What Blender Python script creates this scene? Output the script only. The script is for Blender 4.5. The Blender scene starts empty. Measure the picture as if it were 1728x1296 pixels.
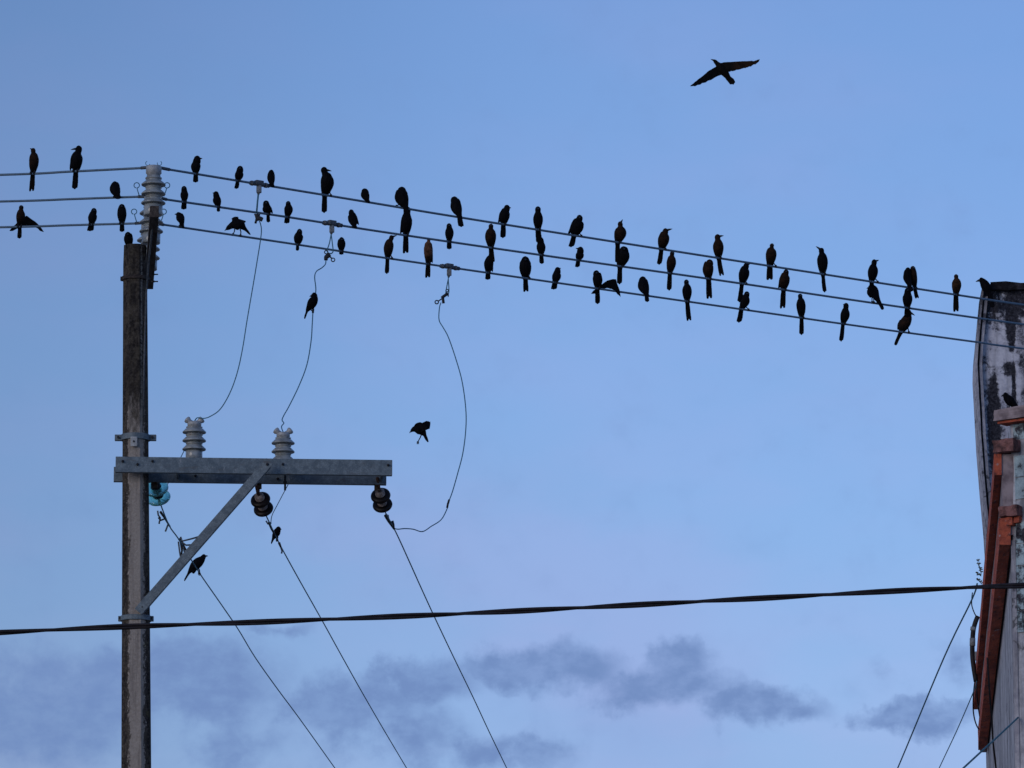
import bpy, bmesh, math, random
from mathutils import Vector, Matrix, noise

random.seed(7)
sc = bpy.context.scene
COL = sc.collection
R = math.radians

# ------------------------------------------------------------------ camera
F = 8500.0                 # focal length in photo pixels (1728 wide)
PITCH = R(11.0)
EYE = Vector((0, 0, 1.6))
cam_d = bpy.data.cameras.new('camera')
cam = bpy.data.objects.new('camera', cam_d)
COL.objects.link(cam)
cam.location = EYE
cam.rotation_euler = (R(90) + PITCH, 0, 0)
cam_d.sensor_width = 36
cam_d.lens = 36 * F / 1728
cam_d.clip_start = 0.1
cam_d.clip_end = 8000
sc.camera = cam
sc.view_settings.view_transform = 'Standard'
sc.view_settings.look = 'None'
sc.view_settings.gamma = 1
sc.view_settings.exposure = 0
sc.view_settings.use_curve_mapping = False

CP, SP = math.cos(PITCH), math.sin(PITCH)


def at(px, py, Y):
    """World point seen at photo pixel (px, py) at distance Y."""
    xc, yc = (px - 864) / F, (648 - py) / F
    d = Vector((xc, CP - yc * SP, SP + yc * CP))
    return EYE + d * (Y / d.y)


def at_h(px, py, h):
    """World point seen at a pixel at height h above the eye."""
    xc, yc = (px - 864) / F, (648 - py) / F
    d = Vector((xc, CP - yc * SP, SP + yc * CP))
    return EYE + d * (h / d.z)


# ------------------------------------------------------------------ sky and sun
SUN_EL, SUN_AZ = R(14), R(222)       # low sun behind the camera, veiled
world = bpy.data.worlds.new('World')
sc.world = world
world.use_nodes = True
wt = world.node_tree
wt.nodes.clear()


class NT:
    def __init__(self, tree):
        self.t = tree

    def n(self, kind, **kw):
        nd = self.t.nodes.new(kind)
        for k, v in kw.items():
            setattr(nd, k, v)
        return nd

    def put(self, sock, v):
        if isinstance(v, bpy.types.NodeSocket):
            self.t.links.new(v, sock)
        elif v is not None:
            sock.default_value = v

    def math(self, op, a, b=None, c=None, clamp=False):
        nd = self.n('ShaderNodeMath', operation=op, use_clamp=clamp)
        for i, v in enumerate((a, b, c)):
            if v is not None:
                self.put(nd.inputs[i], v)
        return nd.outputs[0]

    def mix(self, fac, a, b, blend='MIX'):
        nd = self.n('ShaderNodeMix', data_type='RGBA', blend_type=blend)
        nd.clamp_factor = True
        self.put(nd.inputs[0], fac)
        for s, v in ((nd.inputs[6], a), (nd.inputs[7], b)):
            if isinstance(v, tuple) and len(v) == 3:
                v = (*v, 1)
            self.put(s, v)
        return nd.outputs[2]

    def vmath(self, op, a, b=None):
        nd = self.n('ShaderNodeVectorMath', operation=op)
        self.put(nd.inputs[0], a)
        if b is not None:
            self.put(nd.inputs[1], b)
        return nd.outputs['Value'] if op in ('LENGTH', 'DISTANCE', 'DOT_PRODUCT') else nd.outputs[0]

    def noise(self, vec, scale, detail=5, rough=0.55, out='Fac', distortion=0.0):
        nd = self.n('ShaderNodeTexNoise')
        if vec is not None:
            self.put(nd.inputs['Vector'], vec)
        nd.inputs['Scale'].default_value = scale
        nd.inputs['Detail'].default_value = detail
        nd.inputs['Roughness'].default_value = rough
        nd.inputs['Distortion'].default_value = distortion
        return nd.outputs[out]

    def step(self, v, lo, hi, smooth=True):
        nd = self.n('ShaderNodeMapRange')
        nd.interpolation_type = 'SMOOTHSTEP' if smooth else 'LINEAR'
        self.put(nd.inputs[0], v)
        nd.inputs[1].default_value = lo
        nd.inputs[2].default_value = hi
        return nd.outputs[0]

    def mapping(self, vec, scale=(1, 1, 1), loc=(0, 0, 0)):
        nd = self.n('ShaderNodeMapping')
        self.put(nd.inputs[0], vec)
        nd.inputs['Scale'].default_value = scale
        nd.inputs['Location'].default_value = loc
        return nd.outputs[0]


def lin(r, g, b):
    f = lambda c: (c / 255 / 12.92) if c / 255 <= 0.04045 else ((c / 255 + 0.055) / 1.055) ** 2.4
    return (f(r), f(g), f(b))


w = NT(wt)
tc = w.n('ShaderNodeTexCoord')
sep = w.n('ShaderNodeSeparateXYZ')
w.put(sep.inputs[0], tc.outputs['Generated'])
az = w.math('ARCTAN2', sep.outputs[0], sep.outputs[1])
el = w.math('ARCSINE', sep.outputs[2])
comb = w.n('ShaderNodeCombineXYZ')
w.put(comb.inputs[0], az)
w.put(comb.inputs[1], el)
ae = comb.outputs[0]
sky = w.n('ShaderNodeTexSky', sky_type='NISHITA', sun_disc=False)
sky.sun_elevation = SUN_EL
sky.sun_rotation = SUN_AZ
sky.air_density = 1.0
sky.dust_density = 0.4
sky.ozone_density = 2.0
SKY_STRENGTH = 0.105
col = w.mix(1.0, sky.outputs[0], (0.88, 1.03, 1.44), 'MULTIPLY')
# thin high haze, patchy and paler towards the horizon
veil = w.noise(w.mapping(ae, (1.0, 1.6, 1)), 7.0, 3, 0.5)
veil = w.step(veil, 0.35, 0.72)
low = w.step(el, 0.30, 0.09)
veil = w.math('MULTIPLY', w.math('ADD', w.math('MULTIPLY', veil, 0.5), 0.35), w.math('ADD', w.math('MULTIPLY', low, 0.8), 0.2))
HAZE = tuple(c / SKY_STRENGTH for c in lin(139, 170, 221))
HAZE2 = tuple(c / SKY_STRENGTH for c in lin(154, 171, 222))
pinklow = w.math('MULTIPLY', w.step(el, 0.17, 0.13), 0.35)
pink = w.step(w.noise(w.mapping(ae, (1.0, 2.4, 1), (0.7, 0.2, 0)), 13.0, 4, 0.55), 0.40, 0.66)
col = w.mix(w.math('MULTIPLY', veil, 1.12), col, w.mix(w.math('ADD', pink, pinklow, None, True), HAZE, HAZE2))
# the sky is a little deeper to the left of the view
deep = w.math('SUBTRACT', 1.0, w.math('MULTIPLY', w.step(az, 0.02, -0.12), 0.20))
dc = w.n('ShaderNodeCombineXYZ')
for i_ in range(3):
    w.put(dc.inputs[i_], deep)
col = w.mix(1.0, col, dc.outputs[0], 'MULTIPLY')
# low broken cloud: clumps in azimuth / elevation, edges broken by noise
warp = w.noise(tc.outputs['Generated'], 95, 5, 0.6, out='Color')
warp = w.vmath('MULTIPLY', w.vmath('SUBTRACT', warp, (0.5, 0.5, 0.5)), (0.018, 0.011, 0))
aew = w.vmath('ADD', ae, warp)
clumps = [  # photo px of the clump centre, half sizes, weight
    (60, 1200, 230, 95, .85), (330, 1150, 150, 75, .95), (420, 1262, 170, 46, .40), (610, 1190, 130, 55, .75),
    (720, 1150, 85, 45, .95), (880, 1130, 100, 42, .95), (960, 1125, 90, 40, .9), (1130, 1110, 70, 45, 1.0),
    (1120, 1158, 130, 40, .85), (1265, 1192, 100, 36, .85), (1330, 1195, 70, 34, .8), (1540, 1215, 105, 30, 1.0),
    (480, 1062, 60, 18, .55), (850, 1275, 150, 36, .6), (1640, 1110, 150, 50, .38), (680, 1240, 120, 50, .6),
    (-250, 1160, 260, 90, .8), (1950, 1190, 220, 70, .9), (300, 1420, 500, 60, .8), (1300, 1440, 420, 60, .8)]
field = None
for cx, cy, rx, ry, wt_ in clumps:
    a0 = (cx - 864) / F / math.cos(PITCH - (cy - 648) / F)
    e0 = PITCH + (648 - cy) / F
    v = w.vmath('SUBTRACT', aew, (a0, e0, 0))
    v = w.vmath('MULTIPLY', v, (F / rx / 1.5, F / ry / 1.45, 0))
    d = w.math('MULTIPLY', w.math('SUBTRACT', 1.0, w.vmath('LENGTH', v)), wt_)
    d = w.math('MAXIMUM', d, 0.0)
    field = d if field is None else w.math('SMOOTH_MAX', field, d, 0.12)
gate = w.step(field, 0.0, 0.22)
fb = w.noise(tc.outputs['Generated'], 95, 6, 0.55)
field = w.math('ADD', field, w.math('MULTIPLY', w.math('SUBTRACT', fb, 0.5), 1.2))
near = w.step(field, 0.05, 0.62)
folds = w.step(w.noise(w.mapping(ae, (1, 1.5, 1), (0.3, 0.9, 0)), 150, 5, 0.6), 0.30, 0.66)
near = w.math('MULTIPLY', near, gate)
near = w.math('MULTIPLY', near, w.math('ADD', 0.66, w.math('MULTIPLY', folds, 0.40)))
# the same kind of cloud goes on round the rest of the horizon
fb2 = w.noise(w.mapping(ae, (1, 2.2, 1), (3.1, 0.4, 0)), 26, 6, 0.6)
band = w.step(el, 0.165, 0.09)
aside = w.step(w.math('ABSOLUTE', az), 0.12, 0.2)
far = w.math('MULTIPLY', w.math('MULTIPLY', w.step(fb2, 0.46, 0.62), band), aside)
cloud = w.math('MAXIMUM', near, far)
CLOUD = tuple(c / SKY_STRENGTH for c in lin(113, 141, 192))
col = w.mix(w.math('MULTIPLY', cloud, 0.9), col, CLOUD)
bg = w.n('ShaderNodeBackground')
w.put(bg.inputs[0], col)
bg.inputs[1].default_value = SKY_STRENGTH
wo = w.n('ShaderNodeOutputWorld')
w.put(wo.inputs[0], bg.outputs[0])

sun_d = bpy.data.lights.new('sun', 'SUN')
sun_d.energy = 0.85
sun_d.angle = R(30)
sun_d.color = (1.0, 0.86, 0.74)
sun = bpy.data.objects.new('sun', sun_d)
COL.objects.link(sun)
sd = Vector((math.sin(SUN_AZ) * math.cos(SUN_EL), math.cos(SUN_AZ) * math.cos(SUN_EL), math.sin(SUN_EL)))
sun.rotation_euler = sd.to_track_quat('Z', 'Y').to_euler()
sun.location = (-5, -5, 30)


# ------------------------------------------------------------------ materials
def material(name):
    m = bpy.data.materials.new(name)
    m.use_nodes = True
    t = NT(m.node_tree)
    b = m.node_tree.nodes['Principled BSDF']
    return m, t, b


def bump(t, b, height, strength=0.4, dist=0.01):
    nd = t.n('ShaderNodeBump')
    nd.inputs['Strength'].default_value = strength
    nd.inputs['Distance'].default_value = dist
    t.put(nd.inputs['Height'], height)
    t.put(b.inputs['Normal'], nd.outputs[0])


def mottled(name, c1, c2, scale=12, rough=0.7, metal=0.0, spec=0.5, bstr=0.3, lo=0.35, hi=0.65, stretch=(1, 1, 1), bdist=0.004):
    m, t, b = material(name)
    g = t.n('ShaderNodeTexCoord').outputs['Object']
    g = t.mapping(g, stretch)
    f = t.noise(g, scale, 6, 0.62)
    t.put(b.inputs['Base Color'], t.mix(t.step(f, lo, hi), c1, c2))
    b.inputs['Roughness'].default_value = rough
    b.inputs['Metallic'].default_value = metal
    b.inputs['Specular IOR Level'].default_value = spec
    if bstr:
        bump(t, b, t.noise(g, scale * 4, 4, 0.6), bstr, bdist)
    return m


M = {}
M['wire'] = mottled('weathered_conductor', (0.08, 0.145, 0.21), (0.12, 0.18, 0.245), 30, 0.6, 0.1, 0.3, 0.2)
M['thin_wire'] = mottled('thin_conductor', (0.04, 0.15, 0.215), (0.06, 0.18, 0.25), 30, 0.6, 0.1, 0.3, 0)
M['cable'] = mottled('black_cable_sheath', (0.008, 0.007, 0.009), (0.02, 0.016, 0.02), 20, 0.6, 0, 0.25, 0)
M['clamp'] = mottled('oxidised_clamp_metal', (0.04, 0.055, 0.07), (0.10, 0.11, 0.125), 40, 0.6, 0.1, 0.4, 0.4)
M['dull_alloy'] = mottled('dull_alloy', (0.10, 0.12, 0.14), (0.20, 0.22, 0.235), 40, 0.6, 0.1, 0.4, 0.3)
M['old_iron'] = mottled('blackened_iron', (0.02, 0.018, 0.018), (0.06, 0.045, 0.04), 30, 0.85, 0.1, 0.3, 0.4)
M['bronze'] = mottled('dark_bronze', (0.012, 0.016, 0.024), (0.03, 0.028, 0.03), 40, 0.5, 0.4, 0.3, 0.3)


def porcelain_mat():
    m, t, b = material('grey_porcelain')
    g = t.n('ShaderNodeTexCoord').outputs['Object']
    f = t.noise(g, 10, 5, 0.6)
    c = t.mix(t.step(f, 0.35, 0.68), (0.30, 0.325, 0.325), (0.165, 0.18, 0.18))
    rust = t.step(t.noise(t.mapping(g, (1, 1, 0.6), (3, 1, 7)), 7, 5, 0.65), 0.58, 0.70)
    c = t.mix(t.math('MULTIPLY', rust, 0.75), c, (0.13, 0.065, 0.05))
    t.put(b.inputs['Base Color'], c)
    b.inputs['Roughness'].default_value = 0.22
    return m


M['porcelain'] = porcelain_mat()
M['cap_metal'] = mottled('galvanised_cap', (0.27, 0.29, 0.30), (0.40, 0.41, 0.41), 30, 0.55, 0.2, 0.4, 0.3)
M['brown_glaze'] = mottled('dark_brown_glaze', (0.006, 0.004, 0.004), (0.012, 0.007, 0.006), 10, 0.4, 0, 0.2, 0)
M['cement_neck'] = mottled('dirty_cement_neck', (0.36, 0.30, 0.27), (0.18, 0.15, 0.135), 25, 0.8, 0, 0.3, 0.3)
M['leg'] = mottled('bird_leg', (0.006, 0.006, 0.007), (0.012, 0.011, 0.012), 60, 0.6, 0, 0.2, 0)
M['beak'] = mottled('bird_beak', (0.005, 0.005, 0.006), (0.010, 0.010, 0.011), 80, 0.5, 0, 0.3, 0)
M['eye'] = mottled('bird_eye', (0.008, 0.006, 0.003), (0.012, 0.009, 0.004), 80, 0.6, 0, 0.1, 0)


def red_mat():
    m, t, b = material('faded_red_paint')
    g = t.n('ShaderNodeNewGeometry').outputs['Position']
    f = t.noise(t.mapping(g, (3, 1.2, 5)), 2.2, 6, 0.65)
    c = t.mix(t.step(f, 0.36, 0.66), (0.50, 0.115, 0.06), (0.27, 0.065, 0.045))
    d = t.noise(t.mapping(g, (6, 1.0, 6), (4, 2, 1)), 2.6, 6, 0.7)
    c = t.mix(t.math('MULTIPLY', t.step(d, 0.54, 0.66), 0.8), c, (0.07, 0.035, 0.035))
    e = t.noise(t.mapping(g, (9, 2.2, 9), (1, 7, 3)), 2.4, 6, 0.72)
    c = t.mix(t.math('MULTIPLY', t.step(e, 0.60, 0.68), 0.75), c, (0.40, 0.33, 0.33))
    t.put(b.inputs['Base Color'], c)
    b.inputs['Roughness'].default_value = 0.85
    b.inputs['Specular IOR Level'].default_value = 0.2
    bump(t, b, t.math('ADD', d, e), 0.6, 0.02)
    return m


M['red_paint'] = red_mat()
M['pale_trim'] = mottled('pale_dirty_plaster', (0.34, 0.28, 0.29), (0.13, 0.10, 0.11), 6, 0.9, 0, 0.2, 0.4, 0.35, 0.72)
M['stub'] = mottled('flaking_pink_concrete', (0.27, 0.13, 0.12), (0.08, 0.042, 0.042), 11, 0.9, 0, 0.2, 0.7, 0.35, 0.68, bdist=0.03)
M['foliage'] = mottled('dry_weed_leaf', (0.05, 0.07, 0.045), (0.09, 0.075, 0.05), 20, 0.8, 0, 0.2, 0)
M['grey_tape'] = mottled('grey_tape', (0.25, 0.26, 0.27), (0.16, 0.17, 0.18), 20, 0.6, 0, 0.3, 0)
M['lichen_patch'] = None


def steel_mat():
    m, t, b = material('weathered_galvanised_steel')
    g = t.n('ShaderNodeTexCoord').outputs['Object']
    f = t.noise(g, 16, 6, 0.65)
    c = t.mix(t.step(f, 0.36, 0.66), (0.10, 0.14, 0.17), (0.185, 0.235, 0.265))
    sp = t.n('ShaderNodeTexVoronoi')
    t.put(sp.inputs['Vector'], g)
    sp.inputs['Scale'].default_value = 60
    c = t.mix(t.math('MULTIPLY', t.step(sp.outputs['Distance'], 0.2, 0.6), 0.35), c, (0.055, 0.075, 0.09))
    r = t.noise(t.mapping(g, (2, 2, 9)), 3, 5, 0.6)
    c = t.mix(t.math('MULTIPLY', t.step(r, 0.56, 0.75), 0.6), c, (0.075, 0.065, 0.06))
    dr = t.noise(t.mapping(g, (1.6, 1.6, 0.5)), 22, 4, 0.7)
    c = t.mix(t.math('MULTIPLY', t.step(dr, 0.63, 0.72), 0.65), c, (0.36, 0.37, 0.38))
    t.put(b.inputs['Base Color'], c)
    b.inputs['Metallic'].default_value = 0.15
    b.inputs['Roughness'].default_value = 0.62
    bump(t, b, t.noise(g, 70, 4, 0.6), 0.3, 0.004)
    return m


M['steel'] = steel_mat()


LEAN = (at(228, 415, 50).x - at(230, 1296, 50).x) / (at(228, 415, 50).z - at(230, 1296, 50).z)


def concrete_pole_mat():
    m, t, b = material('lichen_stained_concrete')
    tcn = t.n('ShaderNodeTexCoord')
    g = tcn.outputs['Object']
    s = t.n('ShaderNodeSeparateXYZ')
    t.put(s.inputs[0], g)
    grain = t.noise(g, 45, 6, 0.7)
    base = t.mix(t.step(grain, 0.3, 0.7), (0.265, 0.235, 0.205), (0.37, 0.33, 0.29))
    streak = t.noise(t.mapping(g, (14, 14, 0.7)), 1.6, 5, 0.6)
    base = t.mix(t.math('MULTIPLY', t.step(streak, 0.45, 0.7), 0.45), base, (0.105, 0.09, 0.085))
    # black lichen: thick near the weathered top, along the two side faces lower down
    gx = t.math('SUBTRACT', s.outputs[0], t.math('MULTIPLY', s.outputs[2], LEAN))
    ax = t.math('ABSOLUTE', t.math('ADD', gx, -0.012))
    wob = t.noise(t.mapping(g, (6, 6, 2.2)), 3.0, 6, 0.68)
    fine = t.noise(g, 38, 5, 0.75)
    side = t.step(t.math('ADD', ax, t.math('ADD', t.math('MULTIPLY', t.math('SUBTRACT', wob, 0.5), 0.13),
                                           t.math('MULTIPLY', t.math('SUBTRACT', fine, 0.5), 0.11))), 0.066, 0.084)
    top = t.step(t.math('ADD', s.outputs[2], t.math('MULTIPLY', t.math('SUBTRACT', wob, 0.5), 1.6)), 10.72, 11.2)
    speck = t.step(t.math('ADD', t.math('MULTIPLY', fine, 0.7), t.math('MULTIPLY', wob, 0.3)), 0.62, 0.40)
    top = t.math('MULTIPLY', top, t.math('ADD', 0.84, t.math('MULTIPLY', speck, 0.16)))
    lich = t.math('MAXIMUM', t.math('MULTIPLY', side, t.math('ADD', 0.80, t.math('MULTIPLY', speck, 0.20))), top)
    dark = t.mix(t.step(wob, 0.42, 0.62), (0.012, 0.010, 0.010), (0.034, 0.028, 0.02))
    c = t.mix(lich, base, dark)
    # a narrow pale line on the right of the face and yellow-green growth near it
    run = t.math('ABSOLUTE', t.math('ADD', t.math('SUBTRACT', gx, 0.070), t.math('MULTIPLY', t.math('SUBTRACT', wob, 0.5), 0.03)))
    c = t.mix(t.math('MULTIPLY', t.step(run, 0.011, 0.004), t.math('MULTIPLY', 0.55, t.step(fine, 0.35, 0.6))), c, (0.33, 0.31, 0.27))
    yg = t.math('MULTIPLY', t.step(gx, 0.02, 0.09), t.step(t.noise(g, 9, 5, 0.7), 0.56, 0.7))
    c = t.mix(t.math('MULTIPLY', yg, 0.5), c, (0.10, 0.095, 0.04))
    t.put(b.inputs['Base Color'], c)
    b.inputs['Roughness'].default_value = 0.92
    b.inputs['Specular IOR Level'].default_value = 0.2
    bump(t, b, t.math('ADD', fine, t.math('MULTIPLY', grain, 0.5)), 0.7, 0.012)
    return m


M['pole'] = concrete_pole_mat()


def wall_mat(name, light, light2, mould_lo, mould_hi, streak_amt, z0=None, z1=None, stains=()):
    """Peeling pale paint with black mould; z0..z1 = world heights between which the mould thickens."""
    m, t, b = material(name)
    geo = t.n('ShaderNodeNewGeometry').outputs['Position']
    s = t.n('ShaderNodeSeparateXYZ')
    t.put(s.inputs[0], geo)
    n1 = t.noise(geo, 2.2, 7, 0.68)
    n2 = t.noise(geo, 9, 6, 0.7)
    n3 = t.noise(t.mapping(geo, (5, 1.2, 0.45)), 1.6, 6, 0.65)
    base = t.mix(t.step(n2, 0.35, 0.65), light, light2)
    base = t.mix(t.math('MULTIPLY', t.step(n3, 0.40, 0.66), streak_amt), base, tuple(c * 0.42 for c in light2))
    n4 = t.noise(geo, 30, 5, 0.7)
    mf = t.math('ADD', t.math('ADD', t.math('MULTIPLY', n1, 0.34), t.math('MULTIPLY', n4, 0.18)), t.math('ADD', t.math('MULTIPLY', n2, 0.34), t.math('MULTIPLY', n3, 0.14)))
    if z0 is not None:
        mf = t.math('ADD', mf, t.math('MULTIPLY', t.step(s.outputs[2], z0, z1), 0.105))
    for cx, cz_, rx_, rz_, am in stains:      # seepage stains with a place of their own on the wall
        v = t.vmath('MULTIPLY', t.vmath('SUBTRACT', geo, (cx, 0, cz_)), (1 / rx_, 0, 1 / rz_))
        mf = t.math('ADD', mf, t.math('MULTIPLY', t.step(t.vmath('LENGTH', v), 1.25, 0.45), am))
    mould = t.step(mf, mould_lo, mould_hi)
    c = t.mix(mould, base, t.mix(t.step(n4, 0.35, 0.7), (0.010, 0.010, 0.015), (0.065, 0.065, 0.08)))
    crack = t.n('ShaderNodeTexVoronoi', feature='DISTANCE_TO_EDGE')
    t.put(crack.inputs['Vector'], t.vmath('ADD', geo, t.vmath('MULTIPLY', t.noise(geo, 5, 4, 0.6, out='Color'), (0.35, 0.35, 0.35))))
    crack.inputs['Scale'].default_value = 1.1
    cr = t.math('MULTIPLY', t.step(crack.outputs[0], 0.022, 0.006), t.step(n1, 0.42, 0.55))
    c = t.mix(t.math('MULTIPLY', cr, 0.8), c, (0.03, 0.03, 0.035))
    t.put(b.inputs['Base Color'], c)
    b.inputs['Roughness'].default_value = 0.93
    b.inputs['Specular IOR Level'].default_value = 0.15
    bump(t, b, t.math('ADD', n2, t.math('MULTIPLY', mould, -0.3)), 0.6, 0.03)
    return m


M['tower_wall'] = wall_mat('mouldy_white_wall', (0.62, 0.62, 0.67), (0.42, 0.42, 0.48), 0.505, 0.585, 0.5, 13.55, 14.45,
                           [(at(x_, y_, 60).x, 0, 0)[0:1] + (at(x_, y_, 60).z, rx_, rz_, am_) for x_, y_, rx_, rz_, am_ in
                            ((1678, 715, 0.085, 0.62, 0.16), (1706, 545, 0.06, 0.42, 0.13), (1700, 622, 0.10, 0.10, 0.10), (1711, 655, 0.03, 0.35, 0.12))])
M['wing_wall'] = wall_mat('streaked_grey_wall', (0.56, 0.57, 0.62), (0.34, 0.355, 0.40), 0.58, 0.64, 0.85)
M['pilaster'] = wall_mat('stained_pilaster', (0.46, 0.46, 0.50), (0.28, 0.28, 0.33), 0.56, 0.66, 0.8)
M['block'] = wall_mat('pale_blockwork', (0.40, 0.52, 0.57), (0.25, 0.33, 0.37), 0.50, 0.56, 0.3)
M['dark_strip'] = mottled('dark_mottled_strip', (0.02, 0.02, 0.026), (0.16, 0.16, 0.18), 3.5, 0.9, 0, 0.2, 0.3, 0.4, 0.7)  # dark, randomly mottled tone for the strip between the two pilasters
M['coping'] = mottled('blackened_coping', (0.012, 0.011, 0.014), (0.055, 0.05, 0.06), 7, 0.95, 0, 0.15, 0.8, 0.45, 0.75, bdist=0.03)


def feather_mat(name, dark, sheen, breast=None):
    m, t, b = material(name)
    tcn = t.n('ShaderNodeTexCoord')
    g = tcn.outputs['Object']
    f = t.noise(t.mapping(g, (1, 1, 0.35)), 60, 4, 0.6)
    c = t.mix(t.step(f, 0.35, 0.7), dark, sheen)
    if breast:
        s = t.n('ShaderNodeSeparateXYZ')
        t.put(s.inputs[0], tcn.outputs['Generated'])
        up = t.math('MULTIPLY', t.step(s.outputs[2], 0.42, 0.60), t.step(s.outputs[1], 0.62, 0.42))
        n = t.noise(g, 22, 4, 0.6)
        c = t.mix(t.math('MULTIPLY', up, t.step(n, 0.3, 0.65)), c, breast)
    t.put(b.inputs['Base Color'], c)
    b.inputs['Roughness'].default_value = 0.75
    b.inputs['Specular IOR Level'].default_value = 0.05
    bump(t, b, f, 0.4, 0.003)
    return m


M['black'] = feather_mat('black_plumage', (0.0025, 0.0025, 0.0035), (0.0055, 0.0055, 0.008))
M['brown'] = feather_mat('brownish_plumage', (0.005, 0.004, 0.004), (0.009, 0.007, 0.006), (0.024, 0.012, 0.0075))
M['rust'] = feather_mat('rusty_breasted_plumage', (0.006, 0.005, 0.004), (0.011, 0.008, 0.007), (0.05, 0.023, 0.012))
M['tan'] = feather_mat('tan_breasted_plumage', (0.008, 0.006, 0.005), (0.016, 0.011, 0.009), (0.115, 0.055, 0.034))


def glass_mat():
    m, t, b = material('teal_insulator_glass')
    g = t.n('ShaderNodeTexCoord').outputs['Object']
    f = t.noise(g, 12, 3, 0.5)
    t.put(b.inputs['Base Color'], t.mix(f, (0.25, 0.78, 0.76), (0.42, 0.88, 0.86)))
    b.inputs['Transmission Weight'].default_value = 0.75
    b.inputs['Roughness'].default_value = 0.08
    b.inputs['IOR'].default_value = 1.45
    return m


M['glass'] = glass_mat()


# ------------------------------------------------------------------ mesh helpers
def link(name, bm, mat, parent=None, smooth=True):
    me = bpy.data.meshes.new(name)
    bmesh.ops.recalc_face_normals(bm, faces=bm.faces[:])
    bm.to_mesh(me)
    bm.free()
    me.materials.append(mat)
    for p in me.polygons:
        p.use_smooth = smooth
    o = bpy.data.objects.new(name, me)
    COL.objects.link(o)
    if parent is not None:
        o.parent = parent
        o.matrix_parent_inverse = Matrix.Translation(parent.location).inverted()
    return o


def rebase(o, p):
    """Move a mesh's origin to world point p (mesh data built in world space)."""
    o.data.transform(Matrix.Translation(-Vector(p)))
    o.location = p
    return o


def thing(name, label, cat, loc, group=None):
    e = bpy.data.objects.new(name, None)
    e.empty_display_size = 0.05
    COL.objects.link(e)
    e.location = loc
    e['label'] = label
    e['category'] = cat
    if group:
        e['group'] = group
    return e


def tag(o, label, cat, group=None):
    o['label'] = label
    o['category'] = cat
    if group:
        o['group'] = group
    return o


def frame_of(T, ref=None):
    T = T.normalized()
    ref = ref or (Vector((0, 0, 1)) if abs(T.z) < 0.95 else Vector((1, 0, 0)))
    a = T.cross(ref)
    if a.length < 1e-5:
        a = T.cross(Vector((1, 0, 0)))
    a.normalize()
    return a, T.cross(a)


def tube(bm, pts, r, n=8, r2=None):
    pts = [Vector(p) for p in pts]
    rings = []
    prev = None
    for i, p in enumerate(pts):
        T = (pts[min(i + 1, len(pts) - 1)] - pts[max(i - 1, 0)])
        T.normalize()
        if prev is None:
            a, b = frame_of(T)
        else:
            a = prev - T * prev.dot(T)
            a.normalize()
            b = T.cross(a)
        prev = a
        rr = r if r2 is None else r + (r2 - r) * i / (len(pts) - 1)
        rings.append([bm.verts.new(p + (a * math.cos(2 * math.pi * k / n) + b * math.sin(2 * math.pi * k / n)) * rr) for k in range(n)])
    for A, B in zip(rings, rings[1:]):
        for k in range(n):
            bm.faces.new((A[k], A[(k + 1) % n], B[(k + 1) % n], B[k]))
    bm.faces.new(rings[0][::-1])
    bm.faces.new(rings[-1])


def spline(pts, sub=6):
    """Catmull-Rom through points (tuples of any length)."""
    P = [tuple(p) for p in pts]
    out = []
    for i in range(len(P) - 1):
        p0, p1, p2, p3 = P[max(i - 1, 0)], P[i], P[i + 1], P[min(i + 2, len(P) - 1)]
        for s in range(sub):
            u = s / sub
            out.append(tuple(0.5 * (2 * b + (c - a) * u + (2 * a - 5 * b + 4 * c - d) * u * u + (3 * b - a - 3 * c + d) * u ** 3)
                             for a, b, c, d in zip(p0, p1, p2, p3)))
    out.append(P[-1])
    return out


def lathe(bm, origin, axis, prof, n=28):
    axis = Vector(axis).normalized()
    a, b = frame_of(axis)
    rings = []
    for r, h in prof:
        c = Vector(origin) + axis * h
        if r < 1e-5:
            rings.append([bm.verts.new(c)])
        else:
            rings.append([bm.verts.new(c + (a * math.cos(2 * math.pi * k / n) + b * math.sin(2 * math.pi * k / n)) * r) for k in range(n)])
    for A, B in zip(rings, rings[1:]):
        for k in range(n):
            if len(A) == 1 and len(B) == 1:
                continue
            if len(A) == 1:
                bm.faces.new((A[0], B[k], B[(k + 1) % n]))
            elif len(B) == 1:
                bm.faces.new((A[k], A[(k + 1) % n], B[0]))
            else:
                bm.faces.new((A[k], A[(k + 1) % n], B[(k + 1) % n], B[k]))
    for Rg in (rings[0], rings[-1]):
        if len(Rg) > 2:
            bm.faces.new(Rg)


def box(bm, c, half, axes=None, bevel=0.0):
    X, Y, Z = axes or (Vector((1, 0, 0)), Vector((0, 1, 0)), Vector((0, 0, 1)))
    c = Vector(c)
    v = [bm.verts.new(c + X * (sx * half[0]) + Y * (sy * half[1]) + Z * (sz * half[2])) for sx in (-1, 1) for sy in (-1, 1) for sz in (-1, 1)]
    fs = [bm.faces.new([v[i] for i in q]) for q in ((0, 1, 3, 2), (4, 6, 7, 5), (0, 4, 5, 1), (2, 3, 7, 6), (0, 2, 6, 4), (1, 5, 7, 3))]
    if bevel:
        bmesh.ops.bevel(bm, geom=list({e for f in fs for e in f.edges}), offset=bevel, segments=2, affect='EDGES', profile=0.6)


def bar(bm, p, q, wid, thk, up=(0, 0, 1), bevel=0.0):
    p, q = Vector(p), Vector(q)
    T = (q - p).normalized()
    a = T.cross(Vector(up)).normalized()
    b = a.cross(T).normalized()
    box(bm, (p + q) / 2, ((q - p).length / 2, thk / 2, wid / 2), (T, a, b), bevel)


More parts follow.
